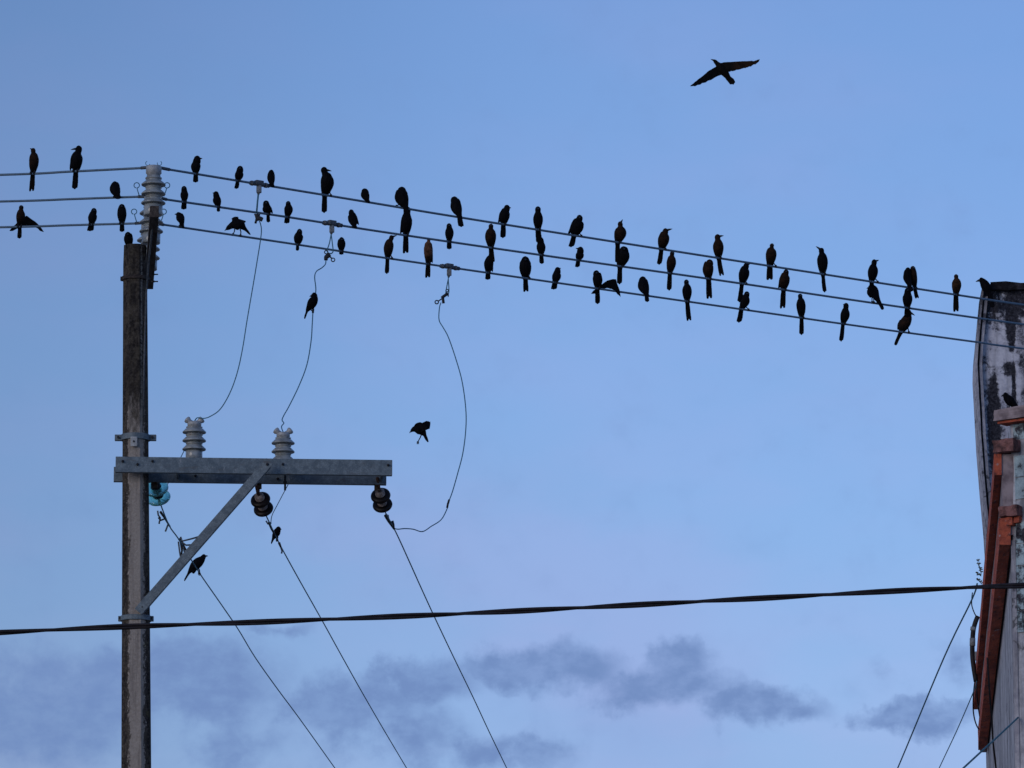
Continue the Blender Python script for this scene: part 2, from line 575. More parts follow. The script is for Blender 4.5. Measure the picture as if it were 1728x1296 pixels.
def ring(bm, c, rad, r, normal=(0, 1, 0), n=18, m=6, a0=0, a1=360):
    a, b = frame_of(Vector(normal))
    full = abs(a1 - a0) >= 360
    pts = []
    for k in range(n + 1):
        t = R(a0 + (a1 - a0) * k / n)
        pts.append(Vector(c) + a * (rad * math.cos(t)) + b * (rad * math.sin(t)))
    tube(bm, pts, r, m)


def prism(bm, front, back):
    A = [bm.verts.new(p) for p in front]
    B = [bm.verts.new(p) for p in back]
    n = len(A)
    bm.faces.new(A)
    bm.faces.new(B[::-1])
    for k in range(n):
        bm.faces.new((A[k], B[k], B[(k + 1) % n], A[(k + 1) % n]))


def roughen(bm, amt, scale, cuts=0, seed=0.0):
    if cuts:
        bmesh.ops.subdivide_edges(bm, edges=bm.edges[:], cuts=cuts, use_grid_fill=True)
    bm.normal_update()
    for v in bm.verts:
        v.co += v.normal * (noise.fractal(v.co * scale + Vector((seed, seed, seed)), 0.8, 2.0, 4) * amt)


# ------------------------------------------------------------------ ground
bm = bmesh.new()
for x, y in ((-3000, -3000), (3000, -3000), (3000, 3000), (-3000, 3000)):
    bm.verts.new((x, y, 0))
bm.faces.new(bm.verts[:])
o = link('ground', bm, mottled('dusty_ground', (0.30, 0.265, 0.22), (0.17, 0.155, 0.13), 0.35, 0.95, 0, 0.2, 0.3), smooth=False)
o['kind'] = 'structure'

# ------------------------------------------------------------------ building on the right
YA = 60.0                                    # tower's front plane
YB0, YB1 = 60.6, 34.0                        # wing's side wall, far and near end
HC = 7.81                                    # upper red band: height above eye
bld = thing('weathered_building', 'mould-blackened old building with red painted bands at the right edge of the view', 'building',
            (8.0, 60, 0))


def lower(p, z=0.0):
    q = Vector(p)
    q.z = z
    return q


# tower wall: outline leans out towards the top; front plane vertical
outl = [(1657.5, 483), (1654, 520), (1650.5, 560), (1647.5, 590), (1646.5, 620), (1649, 665), (1653, 740), (1658.5, 810), (1665, 880), (1670, 960), (1672, 1060), (1674, 1300)]
right = [at(2300, y, YA) for y in (1300, 478)]
front = [at(x, y, YA) for x, y in outl]
front.append(Vector((front[-1].x, YA, 0)))
front += [Vector((right[1].x, YA, 0)), Vector((right[1].x, YA, front[0].z))]
back = [p + Vector((0.05 if i < 13 else 0, 1.0, 0)) for i, p in enumerate(front)]
bm = bmesh.new()
prism(bm, front, back)
tower = link('tower_wall', bm, M['tower_wall'], bld, smooth=False)


def strip(name, dx0, dx1, proud, mat, ytop=488, ybot=905):
    bm_ = bmesh.new()
    ys = [ytop + (ybot - ytop) * k / 30 for k in range(31)]

    def edge(y):
        for (xa, ya), (xb, yb) in zip(outl, outl[1:]):
            if ya <= y <= yb:
                return xa + (xb - xa) * (y - ya) / (yb - ya)
        return outl[0][0]
    L = [[], [], [], []]
    for y in ys:
        j = noise.noise(Vector((y * 0.05, dx0, 0))) * 0.7
        k = noise.noise(Vector((y * 0.05, dx1, 5))) * 0.7
        for lst, x, Y in ((L[0], edge(y) + dx0 + j, YA - proud), (L[1], edge(y) + dx1 + k, YA - proud),
                          (L[2], edge(y) + dx1 + k, YA + 0.05), (L[3], edge(y) + dx0 + j, YA + 0.05)):
            lst.append(bm_.verts.new(at(x, y, Y)))
    for i in range(30):
        for a in range(4):
            b_ = (a + 1) % 4
            bm_.faces.new((L[a][i], L[b_][i], L[b_][i + 1], L[a][i + 1]))
    bm_.faces.new([l[0] for l in L])
    bm_.faces.new([l[-1] for l in L][::-1])
    return link(name, bm_, mat, bld, smooth=False)


strip('pilaster', -0.5, 3.0, 0.10, M['pilaster'])
strip('joint_strip', 3.2, 6.2, 0.012, M['dark_strip'], 500, 1000)
strip('pilaster', 6.4, 11.0, 0.07, M['pilaster'], 500, 1000)

# blackened coping slab with crumbling edge along the tower top
bm = bmesh.new()
cz = front[0].z
box(bm, ((front[0].x + right[1].x) / 2 + 0.05, YA + 0.35, cz - 0.01), ((right[1].x - front[0].x) / 2 - 0.05, 0.42, 0.04))
roughen(bm, 0.035, 4.0, 24, 3.0)
link('coping', bm, M['coping'], bld, smooth=False)


# wing: side wall receding from its near corner, and an end wall turning away to the right
XF, XN = at(1663, 1200, 60.0).x, at(1706.5, 780, 43.5).x


def wing_x(Y):
    return XN + (XF - XN) * (Y - 43.5) / 16.5


YB0, YB1, YN = 60.2, 43.5, 43.5
wd = Vector((XN - XF, -16.5, 0)).normalized()       # along the side wall, towards the camera
wn = Vector((wd.y, -wd.x, 0)).normalized()
if wn.x > 0:
    wn = -wn                                        # outward, to the left
ed = Vector((0.78, -0.62, 0)).normalized()          # along the end wall, to the right
en = Vector((-0.62, -0.78, 0)).normalized()         # outward from the end wall
ZC = 1.6 + HC
ZTOP = at(1700, 694, 43.4).z


def wing_pt(Y, z, out=0.0):
    return Vector((wing_x(Y), Y, z)) + wn * out


CORNER = Vector((XN, YN, 0))


def end_pt(u, z, out=0.0):
    p = CORNER + ed * u + en * out
    p.z = z
    return p


E6 = end_pt(6, 0)
bm = bmesh.new()
foot = [wing_pt(YB0, 0), CORNER.copy(), E6, Vector((E6.x, YB0, 0))]
prism(bm, foot, [Vector((p.x, p.y, ZTOP)) for p in foot])
link('wing_wall', bm, M['wing_wall'], bld, smooth=False)


def wing_bar(name, Y0, Y1, z0, z1, out, mat, rough=0.0, inn=-0.05, cuts=0, seed=0.0):
    bm_ = bmesh.new()
    prism(bm_, [wing_pt(Y0, z0, out), wing_pt(Y1, z0, out), wing_pt(Y1, z1, out), wing_pt(Y0, z1, out)],
          [wing_pt(Y0, z0, inn), wing_pt(Y1, z0, inn), wing_pt(Y1, z1, inn), wing_pt(Y0, z1, inn)])
    if rough:
        roughen(bm_, rough, 2.5, cuts, seed)
    return link(name, bm_, mat, bld, smooth=False)


def end_bar(name, u0, u1, z0, z1, out, mat, rough=0.0, inn=-0.05, cuts=0, seed=0.0):
    bm_ = bmesh.new()
    prism(bm_, [end_pt(u0, z0, out), end_pt(u1, z0, out), end_pt(u1, z1, out), end_pt(u0, z1, out)],
          [end_pt(u0, z0, inn), end_pt(u1, z0, inn), end_pt(u1, z1, inn), end_pt(u0, z1, inn)])
    if rough:
        roughen(bm_, rough, 9, cuts, seed)
    return link(name, bm_, mat, bld, smooth=False)


wing_bar('red_band', 59.6, YN - 0.03, ZC - 0.17, ZC + 0.02, 0.15, M['red_paint'], 0.006, inn=0.085, cuts=10, seed=1)
wing_bar('pale_band', 59.5, YN - 0.01, ZC - 0.70, ZC + 0.015, 0.084, M['pale_trim'], 0.006, cuts=10, seed=4)
wing_bar('red_band', 58.5, YN - 0.03, ZC - 0.79, ZC - 0.555, 0.118, M['red_paint'], 0.006, inn=0.02, cuts=10, seed=2)
end_bar('beam_stub', -0.115, 0.10, ZC + 0.026, ZC + 0.135, 0.12, M['stub'], 0.016, cuts=5, seed=6)
end_bar('beam_stub', -0.075, 0.11, ZC - 0.545, ZC - 0.455, 0.10, M['stub'], 0.016, cuts=5, seed=8)
end_bar('red_block', -0.075, 0.035, ZC - 0.62, ZC - 0.55, 0.06, M['red_paint'], 0.012, cuts=4, seed=11)
end_bar('red_block', 0.045, 0.095, ZC - 0.60, ZC - 0.55, 0.045, M['red_paint'], 0.012, cuts=4, seed=12)
end_bar('ledge', -0.09, 5.5, ZTOP - 0.075, ZTOP + 0.02, 0.13, M['pale_trim'], 0.014, cuts=20, seed=9)
end_bar('ledge_underside', -0.07, 5.5, ZTOP - 0.10, ZTOP - 0.08, 0.10, M['red_paint'])
end_bar('corner_strip', -0.012, 0.035, 0.0, ZC - 0.75, 0.012, M['pilaster'])
end_bar('plaster_panel', 0.03, 5.4, ZC + 0.14, ZTOP - 0.105, 0.008, M['block'], 0.004, cuts=6, seed=15)
# blockwork showing where the plaster has come off the end wall
for r_ in range(8):
    zc = ZC - 0.005 - 0.196 * r_
    if r_ in (2,):
        continue
    u = 0.04 - (0.2 if r_ % 2 else 0.0)
    for c_ in range(3):
        u0, u1 = max(u + 0.4 * c_, 0.04), u + 0.4 * c_ + 0.388
        if u1 - u0 > 0.05:
            end_bar('concrete_block', u0, u1, zc - 0.187, zc, 0.014 + random.uniform(-0.005, 0.005), M['block'])


# ------------------------------------------------------------------ utility pole
POLE_L = 'stained grey concrete utility pole with a double steel crossarm and a slanting brace'
pole = thing('utility_pole', POLE_L, 'utility pole', (at(231, 1296, 50).x, 50, 0))
bm = bmesh.new()
pt, pb = at(228, 415, 50), at(230, 1296, 50)
slope = (pb - pt) / (pb.z - pt.z)
pg = pt + slope * (0 - pt.z)
rt, rb = 0.1185, 0.147          # half widths at the top and at the frame's bottom
rg = rt + (rb - rt) * (pt.z - 0) / (pt.z - pb.z)
rings = []
NS = 60
for i in range(NS + 1):
    u = i / NS
    c = pg.lerp(pt, u)
    rr = (rg + (rt - rg) * u) / math.cos(math.pi / 8) * 0.985
    if i == NS:
        rr *= 0.95
    rings.append([bm.verts.new(c + Vector((math.cos(math.pi / 8 + k * math.pi / 4) * rr, math.sin(math.pi / 8 + k * math.pi / 4) * rr, 0))) for k in range(8)])
for A, B in zip(rings, rings[1:]):
    for k in range(8):
        bm.faces.new((A[k], A[(k + 1) % 8], B[(k + 1) % 8], B[k]))
bm.faces.new(rings[-1])
bm.faces.new(rings[0][::-1])
bmesh.ops.bevel(bm, geom=[e for e in bm.edges if abs((e.verts[0].co - e.verts[1].co).normalized().z) > 0.9], offset=0.012, segments=1, affect='EDGES')
shaft = link('shaft', bm, M['pole'], None, smooth=False)
rebase(shaft, (pg.x, 50, 0))
shaft.parent = pole
shaft.matrix_parent_inverse = Matrix.Translation(pole.location).inverted()


def pole_c(z):
    return pt + slope * (z - pt.z)


def pole_r(z):
    return rt + (rb - rt) * (pt.z - z) / (pt.z - pb.z)


def band(z, h, ear, name='pole_band', mat='steel'):
    c, r_ = pole_c(z), pole_r(z) * 1.06
    bm_ = bmesh.new()
    lathe(bm_, c - Vector((0, 0, h / 2)), (0, 0, 1), [(r_ - 0.03, 0), (r_ + 0.006, 0), (r_ + 0.012, 0.004), (r_ + 0.012, h - 0.004), (r_ + 0.006, h), (r_ - 0.03, h)], 32)
    for sx in (-1, 1):
        for sy in (-1, 1):
            box(bm_, c + Vector((sx * (r_ + ear / 2 - 0.01), sy * 0.016, 0)), (ear / 2 + 0.02, 0.008, h / 2), bevel=0.004)
    o_ = link(name, bm_, M[mat], pole, smooth=False)
    for sx in (-1, 1):
        b2 = bmesh.new()
        lathe(b2, c + Vector((sx * (r_ + ear * 0.55), -0.05, 0)), (0, 1, 0), [(0, 0), (0.013, 0), (0.013, 0.02), (0.008, 0.022), (0.008, 0.10), (0, 0.10)], 8)
        bo = link('bolt', b2, M['bronze'], None, smooth=False)
        bo.parent = o_
    return o_


def zrow(py, Y=49.87):
    return at(228, py, Y).z


band(zrow(735), 0.062, 0.062)
band(zrow(1041), 0.052, 0.02)
band(zrow(466), 0.040, 0.012, mat='old_iron')
# tab with a hole under the upper band
bm = bmesh.new()
c = at(226, 745, 49.84)
box(bm, c, (0.034, 0.008, 0.05), bevel=0.006)
tb = link('band_tab', bm, M['cap_metal'], pole, smooth=False)
bm = bmesh.new()
lathe(bm, c + Vector((0, -0.013, 0)), (0, 1, 0), [(0, 0), (0.011, 0), (0.011, 0.01), (0, 0.01)], 10)
bo = link('bolt', bm, M['bronze'], None, smooth=False)
bo.parent = tb

# double steel crossarm (channels), slightly turned away to the right
arm_p, arm_q = at(195, 783, 49.72), at(662, 789.5, 49.92)
arm_p.z = arm_q.z = (arm_p.z + arm_q.z) / 2
ad = (arm_q - arm_p).normalized()
an = Vector((-ad.y, ad.x, 0))


def channel(p, q, h, depth, thk, flip):
    """C channel, web facing the camera (flip=1) or flanges facing it (flip=-1)."""
    bm_ = bmesh.new()
    ax = (ad, an, Vector((0, 0, 1)))
    L_ = (q - p).length / 2
    mid = (p + q) / 2
    box(bm_, mid + an * (thk / 2), (L_, thk / 2, h / 2), ax, 0.003)
    for s in (-1, 1):
        box(bm_, mid + an * (thk + depth / 2 + 0.0005) + Vector((0, 0, s * (h / 2 - thk / 2 - 0.001))), (L_, depth / 2, thk / 2), ax, 0.002)
    return bm_


armF = link('crossarm', channel(arm_p, arm_q, 0.158, 0.06, 0.009, 1), M['steel'], pole, smooth=False)
off = an * 0.40 + Vector((0, 0, -0.03))
armB = link('crossarm', channel(arm_p + off + ad * -0.02, arm_q + off + ad * -0.04, 0.15, 0.06, 0.009, 1), M['steel'], pole, smooth=False)


def arm_at(px, dz=0.0, back=False, out=0.0):
    t = (px - 195) / (662 - 195)
    p = arm_p.lerp(arm_q, t) + Vector((0, 0, dz)) - an * out
    return p + off if back else p


def arm_bolt(px, dz, parent, back=False, r=0.014, l=0.03):
    b2 = bmesh.new()
    lathe(b2, arm_at(px, dz, back, l), an, [(0, 0), (0.007, 0), (0.007, 0.012), (r, 0.013), (r, l - 0.001), (0, l - 0.001)], 6)
    o_ = link('bolt', b2, M['bronze'], None, smooth=False)
    o_.parent = parent


for px, dz in ((207, 0.03), (232, 0.0), (257, 0.035), (655, 0.025), (477, 0.02)):
    arm_bolt(px, dz, armF)
for px, dz in ((647, 0.0), (470, -0.03), (330, -0.01)):
    arm_bolt(px, dz, armB, True)
# spacer plates tying the two channels together at each end
for px in (300, 646):
    bm = bmesh.new()
    a_, b_ = arm_at(px, 0.0) + an * 0.06, arm_at(px, -0.03) + an * 0.40
    bar(bm, a_, b_, 0.08, 0.02)
    o_ = link('spacer', bm, M['steel'], None, smooth=False)
    o_.parent = pole
    o_.matrix_parent_inverse = Matrix.Translation(pole.location).inverted()
# brace: angle iron from the pole band up to the arm
bp, bq = at(233, 1032, 49.80), at(455, 778, 49.70)
bm = bmesh.new()
T = (bq - bp).normalized()
side = T.cross(Vector((0, 1, 0))).normalized()
ax = (T, Vector((0, 1, 0)), side)
mid = (bp + bq) / 2
hl = (bq - bp).length / 2
box(bm, mid, (hl, 0.005, 0.046), ax, 0.003)
box(bm, mid + Vector((0, 0.036, 0)) + side * -0.043, (hl - 0.04, 0.03, 0.004), ax, 0.002)
brace = link('brace', bm, M['steel'], pole, smooth=False)
for p_ in (at(451, 783, 49.68), at(240, 1024, 49.79)):
    b2 = bmesh.new()
    lathe(b2, p_, (0, 1, 0), [(0, 0), (0.008, 0), (0.008, 0.008), (0.016, 0.009), (0.016, 0.025), (0, 0.025)], 6)
    o_ = link('bolt', b2, M['bronze'], None, smooth=False)
    o_.parent = brace
# top arm, pointing away from the camera, bolted to the right of the pole head
ZT = 12.79
ta, tb_ = Vector((at(260.5, 355, 48.35).x, 48.35, ZT - 0.06)), Vector((at(251.5, 480, 51.75).x, 51.75, ZT - 0.06))
bm = bmesh.new()
bar(bm, ta, tb_, 0.115, 0.088, bevel=0.006)
toparm = link('top_arm', bm, mottled('aged_timber_arm', (0.035, 0.028, 0.026), (0.085, 0.07, 0.062), 14, 0.9, 0, 0.2, 0.6, stretch=(3, 0.3, 3)), pole, smooth=False)
# strap iron running from the top arm down the pole's right shoulder
bm = bmesh.new()
tube(bm, [at(258, 372, 48.7), at(251, 440, 49.6), at(246.5, 500, 49.84), at(243.5, 600, 49.85), at(241.5, 705, 49.85)], 0.009, 6)
link('ground_lead', bm, M['clamp'], pole)
for y_ in (463, 475):
    b2 = bmesh.new()
    p_ = at(255, y_, 51.1)
    tube(b2, [p_, p_ + Vector((0.035, 0, 0))], 0.012, 6)
    tube(b2, [p_ + Vector((0.035, 0, 0)), p_ + Vector((0.072, 0, 0))], 0.007, 6)
    o_ = link('bolt', b2, M['bronze'], None)
    o_.parent = toparm

# ------------------------------------------------------------------ conductors
HW = 11.68
W_PTS = {
    1: [(-420, 304), (0, 295), (120, 289.5), (240, 283.5), (262, 282.5), (285, 286), (465, 315.5), (640, 344.3), (740, 361), (900, 386.5), (1200, 433.5), (1420, 467.5), (1650, 503), (1728, 514.5), (2300, 596)],
    2: [(-420, 348), (0, 340), (120, 336), (235, 332), (257, 332), (280, 336.5), (480, 365.5), (640, 390.5), (900, 428.5), (1200, 471), (1420, 503.5), (1645, 536), (1728, 547.5), (2300, 626)],
    3: [(-420, 391), (0, 383.5), (120, 380), (230, 377), (252, 376), (275, 379), (480, 409.5), (640, 433.7), (900, 471.5), (1200, 514.5), (1440, 549), (1650, 577.5), (1728, 588.5), (2300, 664)]}
W_Y = {1: (48.8, 49.15, 54.6), 2: (50.08, 50.4, 55.9), 3: (51.34, 51.7, 57.2)}
W_X0 = {1: 262, 2: 257, 3: 252}


def wire_Y(k, px):
    y0, yl, yr = W_Y[k]
    return y0 + (yl - y0) * (W_X0[k] - px) / W_X0[k] if px < W_X0[k] else y0 + (yr - y0) * (px - W_X0[k]) / (1650 - W_X0[k])


def wire_y(k, px):
    P = W_PTS[k]
    for (xa, ya), (xb, yb) in zip(P, P[1:]):
        if xa <= px <= xb:
            return ya + (yb - ya) * (px - xa) / (xb - xa)


WR = 0.0122
WN = {1: 'top', 2: 'middle', 3: 'bottom'}
for k in (1, 2, 3):
    pts = [at(x, y, wire_Y(k, x)) for x, y in spline(W_PTS[k], 8)]
    bm = bmesh.new()
    tube(bm, pts, WR, 8)
    o = rebase(link('conductor', bm, M['wire']), pts[32])
    tag(o, {1: 'grey overhead conductor along the top row of birds, uppermost of the three parallel wires',
            2: 'grey overhead conductor between the top and bottom wires of the bird rows',
            3: 'grey overhead conductor under the others, lowest of the three bird wires'}[k], 'power line', 'overhead conductors')


# ------------------------------------------------------------------ post insulators
def shed_profile(sheds, r, core, pitch, base_r, base_h, top_r, top_h):
    p = [(0, 0), (base_r * 0.96, 0), (base_r, 0.006), (base_r, base_h), (core, base_h + 0.012)]
    z = base_h + 0.016
    for i in range(sheds):
        p += [(core, z), (r * 0.80, z + 0.006), (r * 0.97, z + 0.002), (r, z + 0.008), (r * 0.985, z + 0.016), (r * 0.9, z + 0.024), (core * 1.18, z + 0.044),
              (core * 1.04, z + 0.050), (core * 0.98, z + pitch * 0.66), (core * 1.12, z + pitch * 0.72), (core * 1.12, z + pitch * 0.84), (core, z + pitch * 0.88)]
        z += pitch
    return p, z


def post_insulator(base, label, group, sheds=3, r=0.122, core=0.086, pitch=0.088, base_r=0.088, base_h=0.085, top_r=0.078, cap='clamp', cap_h=0.07):
    t = thing('post_insulator', label, 'insulator', base, group)
    base = Vector(base)
    p, z = shed_profile(sheds, r, core, pitch, base_r, base_h, top_r, 0.06)
    if cap == 'saddle':
        p = p[:-2]
        z -= 0.040
    p += [(core * 0.95, z), (top_r * 0.8, z + 0.012), (0, z + 0.012)]
    bm_ = bmesh.new()
    lathe(bm_, base, (0, 0, 1), p, 36)
    link('porcelain_body', bm_, M['porcelain'], t)
    bm_ = bmesh.new()
    lathe(bm_, base + Vector((0, 0, z + 0.0)), (0, 0, 1), [(0, 0), (top_r * 0.86, 0), (top_r * 0.86, 0.022), (top_r, 0.03), (top_r, cap_h - 0.008), (top_r * 0.9, cap_h), (0, cap_h)], 24)
    if cap == 'saddle':
        for s in (-1, 1):
            lathe(bm_, base + Vector((s * 0.030, 0, z + 0.055)), (s * 0.75, 0, 0.66), [(0, 0), (0.030, 0), (0.026, 0.03), (0.036, 0.05), (0.034, 0.066), (0.02, 0.072), (0, 0.072)], 14)
    link('metal_cap', bm_, M['cap_metal'], t)
    return t, base + Vector((0, 0, z + 0.075))


INS_G = 'post insulators on the top arm'
ins_lab = {1: 'grey ribbed insulator at the near end of the top arm, carrying the top wire',
           2: 'grey ribbed insulator midway along the top arm, carrying the middle wire',
           3: 'grey ribbed insulator at the far end of the top arm, beside the pole head'}
for k, px in ((1, 259.5), (2, 256), (3, 251)):
    x = at(px, wire_y(k, px), W_Y[k][0]).x
    t, top = post_insulator((x, W_Y[k][0], ZT + 0.001), ins_lab[k], INS_G, base_r=0.094, base_h=0.10, pitch=0.094, core=0.074, cap_h=0.105)
    wz = at(W_X0[k], wire_y(k, W_X0[k]), W_Y[k][0])
    Yk = W_Y[k][0]
    for s in (-1, 1):
        bm = bmesh.new()
        if k == 1:
            c = Vector((x + s * 0.058, Yk - 0.03, wz.z + 0.035))
            ring(bm, c, 0.022, 0.0035, (0, 1, 0), 14, 5, -60 if s > 0 else 20, 200 if s > 0 else 250)
        else:
            c = Vector((x + s * 0.155, Yk, wz.z + 0.12))
            pl = [c + Vector((0.028 * math.cos(a_), 0, 0.028 * math.sin(a_))) for a_ in [R(-90 + 345 * i / 16) for i in range(17)]]
            tube(bm, pl[::-1] + [c + Vector((-s * 0.004, 0, -0.03)), c + Vector((-s * 0.012, 0, -0.06)), c + Vector((-s * 0.03, 0, -0.115))], 0.0052, 5)
        link('tie_wire', bm, M['thin_wire'], t)
        bm = bmesh.new()     # armour rod gripping the conductor next to the cap
        q0 = Vector((x + s * 0.05, Yk, wz.z))
        q1 = at(W_X0[k] + s * 24, wire_y(k, W_X0[k] + s * 24), wire_Y(k, W_X0[k] + s * 24))
        tube(bm, [q0, q1], 0.017, 7)
        link('armour_rod', bm, M['clamp'], t)

MID_G = 'post insulators on the crossarm'
b1 = arm_at(327, 0.0795) + an * 0.10
t1, top1 = post_insulator(b1, 'grey ribbed insulator standing on the crossarm nearest the pole', MID_G, r=0.120, core=0.076, pitch=0.087, base_r=0.085, base_h=0.074, top_r=0.07, cap='saddle')
b2_ = arm_at(478, 0.0) + an * 0.235 + Vector((0, 0, 0.046))
t2, top2 = post_insulator(b2_, 'grey ribbed insulator rising behind the middle of the crossarm', MID_G, r=0.118, core=0.074, pitch=0.088, base_r=0.10, base_h=0.03, top_r=0.068, cap='saddle')
bm = bmesh.new()
q = arm_at(482, -0.11) + an * 0.235
tube(bm, [q + Vector((0, 0, 0.16)), q + Vector((0, 0, -0.095))], 0.011, 8)
lathe(bm, q + Vector((0, 0, 0.0)), (0, 0, -1), [(0, 0), (0.022, 0), (0.022, 0.022), (0, 0.022)], 6)
link('stud', bm, M['bronze'], t2)


# ------------------------------------------------------------------ suspended strain insulators and outgoing wires
def strain(start, axis, label, group, glass=False, n=2, r=0.102, gap=0.142):
    start, axis = Vector(start), Vector(axis).normalized()
    t = thing('strain_insulator', label, 'insulator', start, group)
    bm_ = bmesh.new()
    tube(bm_, [start - axis * 0.14 + Vector((0, 0, 0.03)), start - axis * 0.05, start + axis * 0.03], 0.017, 8)
    ring(bm_, start - axis * 0.06, 0.03, 0.008, (1, 0.2, 0), 14, 6)
    link('shackle', bm_, mottled('rusty_shackle', (0.05, 0.025, 0.018), (0.09, 0.05, 0.035), 30, 0.8, 0.2, 0.3, 0.3), t)
    for i in range(n):
        o0 = start + axis * (0.02 + gap * i)
        bm_ = bmesh.new()
        rr = r
        lathe(bm_, o0, axis, [(0.045, 0.052), (rr * 0.55, 0.05), (rr * 0.86, 0.056), (rr * 0.97, 0.068), (rr, 0.082), (rr * 0.97, 0.09), (rr * 0.85, 0.082), (rr * 0.66, 0.086), (rr * 0.5, 0.076), (0.03, 0.082), (0.03, 0.055)], 36)
        link('disc', bm_, M['glass'] if glass else M['brown_glaze'], t)
        bm_ = bmesh.new()
        lathe(bm_, o0, axis, [(0, 0), (0.03, 0), (0.047, 0.008), (0.05, 0.05), (0.056, 0.060), (0, 0.061)], 20)
        link('cap', bm_, M['bronze'] if glass else M['cement_neck'], t)
        bm_ = bmesh.new()
        lathe(bm_, o0, axis, [(0, 0.062), (0.013, 0.062), (0.013, gap + 0.015), (0, gap + 0.015)], 10)
        link('pin', bm_, M['bronze'], t)
    return t, start + axis * (0.02 + gap * n)


ST_G = 'strain insulators under the crossarm'
s2 = at(436, 833, 50.30)
s3 = at(640, 826, 50.40)
s1 = at(261, 812, 50.35)
e2 = at(455, 884, 50.66)
e3 = at(655, 874, 50.74)
e1 = at(270, 862, 50.66)
_, e2b = strain(s2, (0.055, 0.26, -0.155), 'dark brown two-disc insulator hanging beside the top of the slanting brace', ST_G)
_, e3b = strain(s3, (0.036, 0.26, -0.155), 'dark brown two-disc insulator hanging from the free right end of the crossarm', ST_G)
_, e1b = strain(s1, (0.04, 0.22, -0.19), 'teal glass insulator tucked behind the pole under the crossarm', ST_G, glass=True, r=0.125, gap=0.12)
# shackle plates hanging under the rear channel
for px, e, px0 in ((436, s2, 438), (640, s3, 640), (261, s1, 261)):
    bm = bmesh.new()
    q0 = arm_at(px0, -0.05, True) + an * 0.04
    tube(bm, [q0, s2 if e is s2 else e], 0.014, 8)
    box(bm, q0 + Vector((0, 0, -0.03)), (0.03, 0.012, 0.05), bevel=0.004)
    o_ = link('eye_bracket', bm, mottled('rusty_bracket', (0.06, 0.04, 0.028), (0.11, 0.085, 0.06), 25, 0.85, 0.2, 0.3, 0.4), None, smooth=False)
    o_.parent = pole
    o_.matrix_parent_inverse = Matrix.Translation(pole.location).inverted()

OUT_G = 'wires running away from the crossarm'


def out_wire(start, pts, label, h0, h1):
    w_pts = [Vector(start)]
    n = len(pts)
    for i, (x, y) in enumerate(pts):
        u = (i + 1) / n
        w_pts.append(at_h(x, y, h0 + (h1 - h0) * u))
    sm = [Vector(p) for p in spline([tuple(p) for p in w_pts], 5)]
    d = (sm[-1] - sm[-3]).normalized()
    sm.append(sm[-1] + d * 8)
    bm_ = bmesh.new()
    tube(bm_, sm, 0.0075, 6)
    o_ = rebase(link('line_wire', bm_, M['thin_wire']), sm[0])
    tag(o_, label, 'wire', OUT_G)
    return sm


hs = lambda p: p.z - 1.6
o1 = out_wire(e1b, [(285, 886), (303, 912), (336, 966), (372, 1018), (402, 1062), (431, 1110), (470, 1165), (505, 1212), (565, 1296), (640, 1402)],
              'thin wire leaving the teal glass insulator and slanting down behind the brace', hs(e1b), hs(e1b) - 0.35)
o2 = out_wire(e2b, [(463, 900), (476, 926), (508, 984), (543, 1046), (575, 1104), (608, 1163), (645, 1227), (686, 1296), (748, 1400)],
              'thin wire leaving the middle brown insulator and running down to the right', hs(e2b), hs(e2b) - 0.30)
o3 = out_wire(e3b, [(668, 898), (690, 946), (712, 995), (735, 1045), (765, 1108), (798, 1176), (826, 1236), (855, 1296), (906, 1402)],
              'thin wire leaving the outermost brown insulator, rightmost of the three descending wires', hs(e3b), hs(e3b) - 0.30)


def dead_end(pts_, cl_, label, bars):
    t = thing('dead_end_clamp', label, 'clamp', cl_, 'dead-end clamps on the descending wires')
    bm_ = bmesh.new()
    for pp in pts_:
        tube(bm_, [Vector(p) for p in pp], 0.014, 7, 0.009)
    link('clamp_body', bm_, M['bronze'], t)
    for pp in bars:
        bm_ = bmesh.new()
        tube(bm_, [Vector(p) for p in pp], 0.0098, 6)
        link('bail', bm_, M['clamp'], t)
    return t


def near_wire(sm, px):
    best = min(sm, key=lambda p: abs(864 + F * (p.x) / ((p.y) * CP + (p.z - 1.6) * SP) - px))
    return best.y


Ya = near_wire(o1, 285)
dead_end([[at(271, 864, Ya - .1), at(278, 874, Ya), at(287, 889, Ya + .1)], [at(268, 873, Ya), at(271, 878, Ya), at(277, 876, Ya)]], at(278, 874, Ya),
         'small dark clamp hooked under the teal glass insulator',
         [[at(266, 862, Ya), at(267, 869, Ya), at(271, 875, Ya)], [at(284, 884, Ya), at(281, 892, Ya), at(279, 897, Ya)], [at(271, 876, Ya), at(269, 880, Ya), at(268.5, 884, Ya)]])
Yb = near_wire(o1, 306)
dead_end([[at(302, 909, Yb), at(310, 921, Yb), at(317, 934, Yb)], [at(305, 913, Yb), at(307, 929, Yb), at(305, 946, Yb)]], at(306, 914, Yb),
         'dark wire grip with long bails beside the slanting brace, above a bird',
         [[at(301, 914, Yb), at(303, 930, Yb), at(306, 948, Yb)], [at(305, 906, Yb), at(308, 913, Yb), at(324, 909, Yb), at(345, 903, Yb)],
          [at(306, 914, Yb), at(314, 920, Yb), at(330, 919, Yb)], [at(305, 906, Yb), at(304, 912, Yb), at(309, 922, Yb), at(313, 940, Yb)]])
Yc = near_wire(o2, 460)
dead_end([[at(454, 882, Yc - .1), at(458, 892, Yc), at(464, 903, Yc + .1)], [at(471, 916, Yc + .2), at(475, 926, Yc + .25)]], at(458, 890, Yc),
         'small dark clamp hooked under the middle brown insulator',
         [[at(449, 879, Yc), at(452, 884, Yc), at(458, 882, Yc)], [at(474, 924, Yc + .2), at(476, 930, Yc + .2), at(475, 934, Yc + .2)]])
Yd = near_wire(o3, 660)
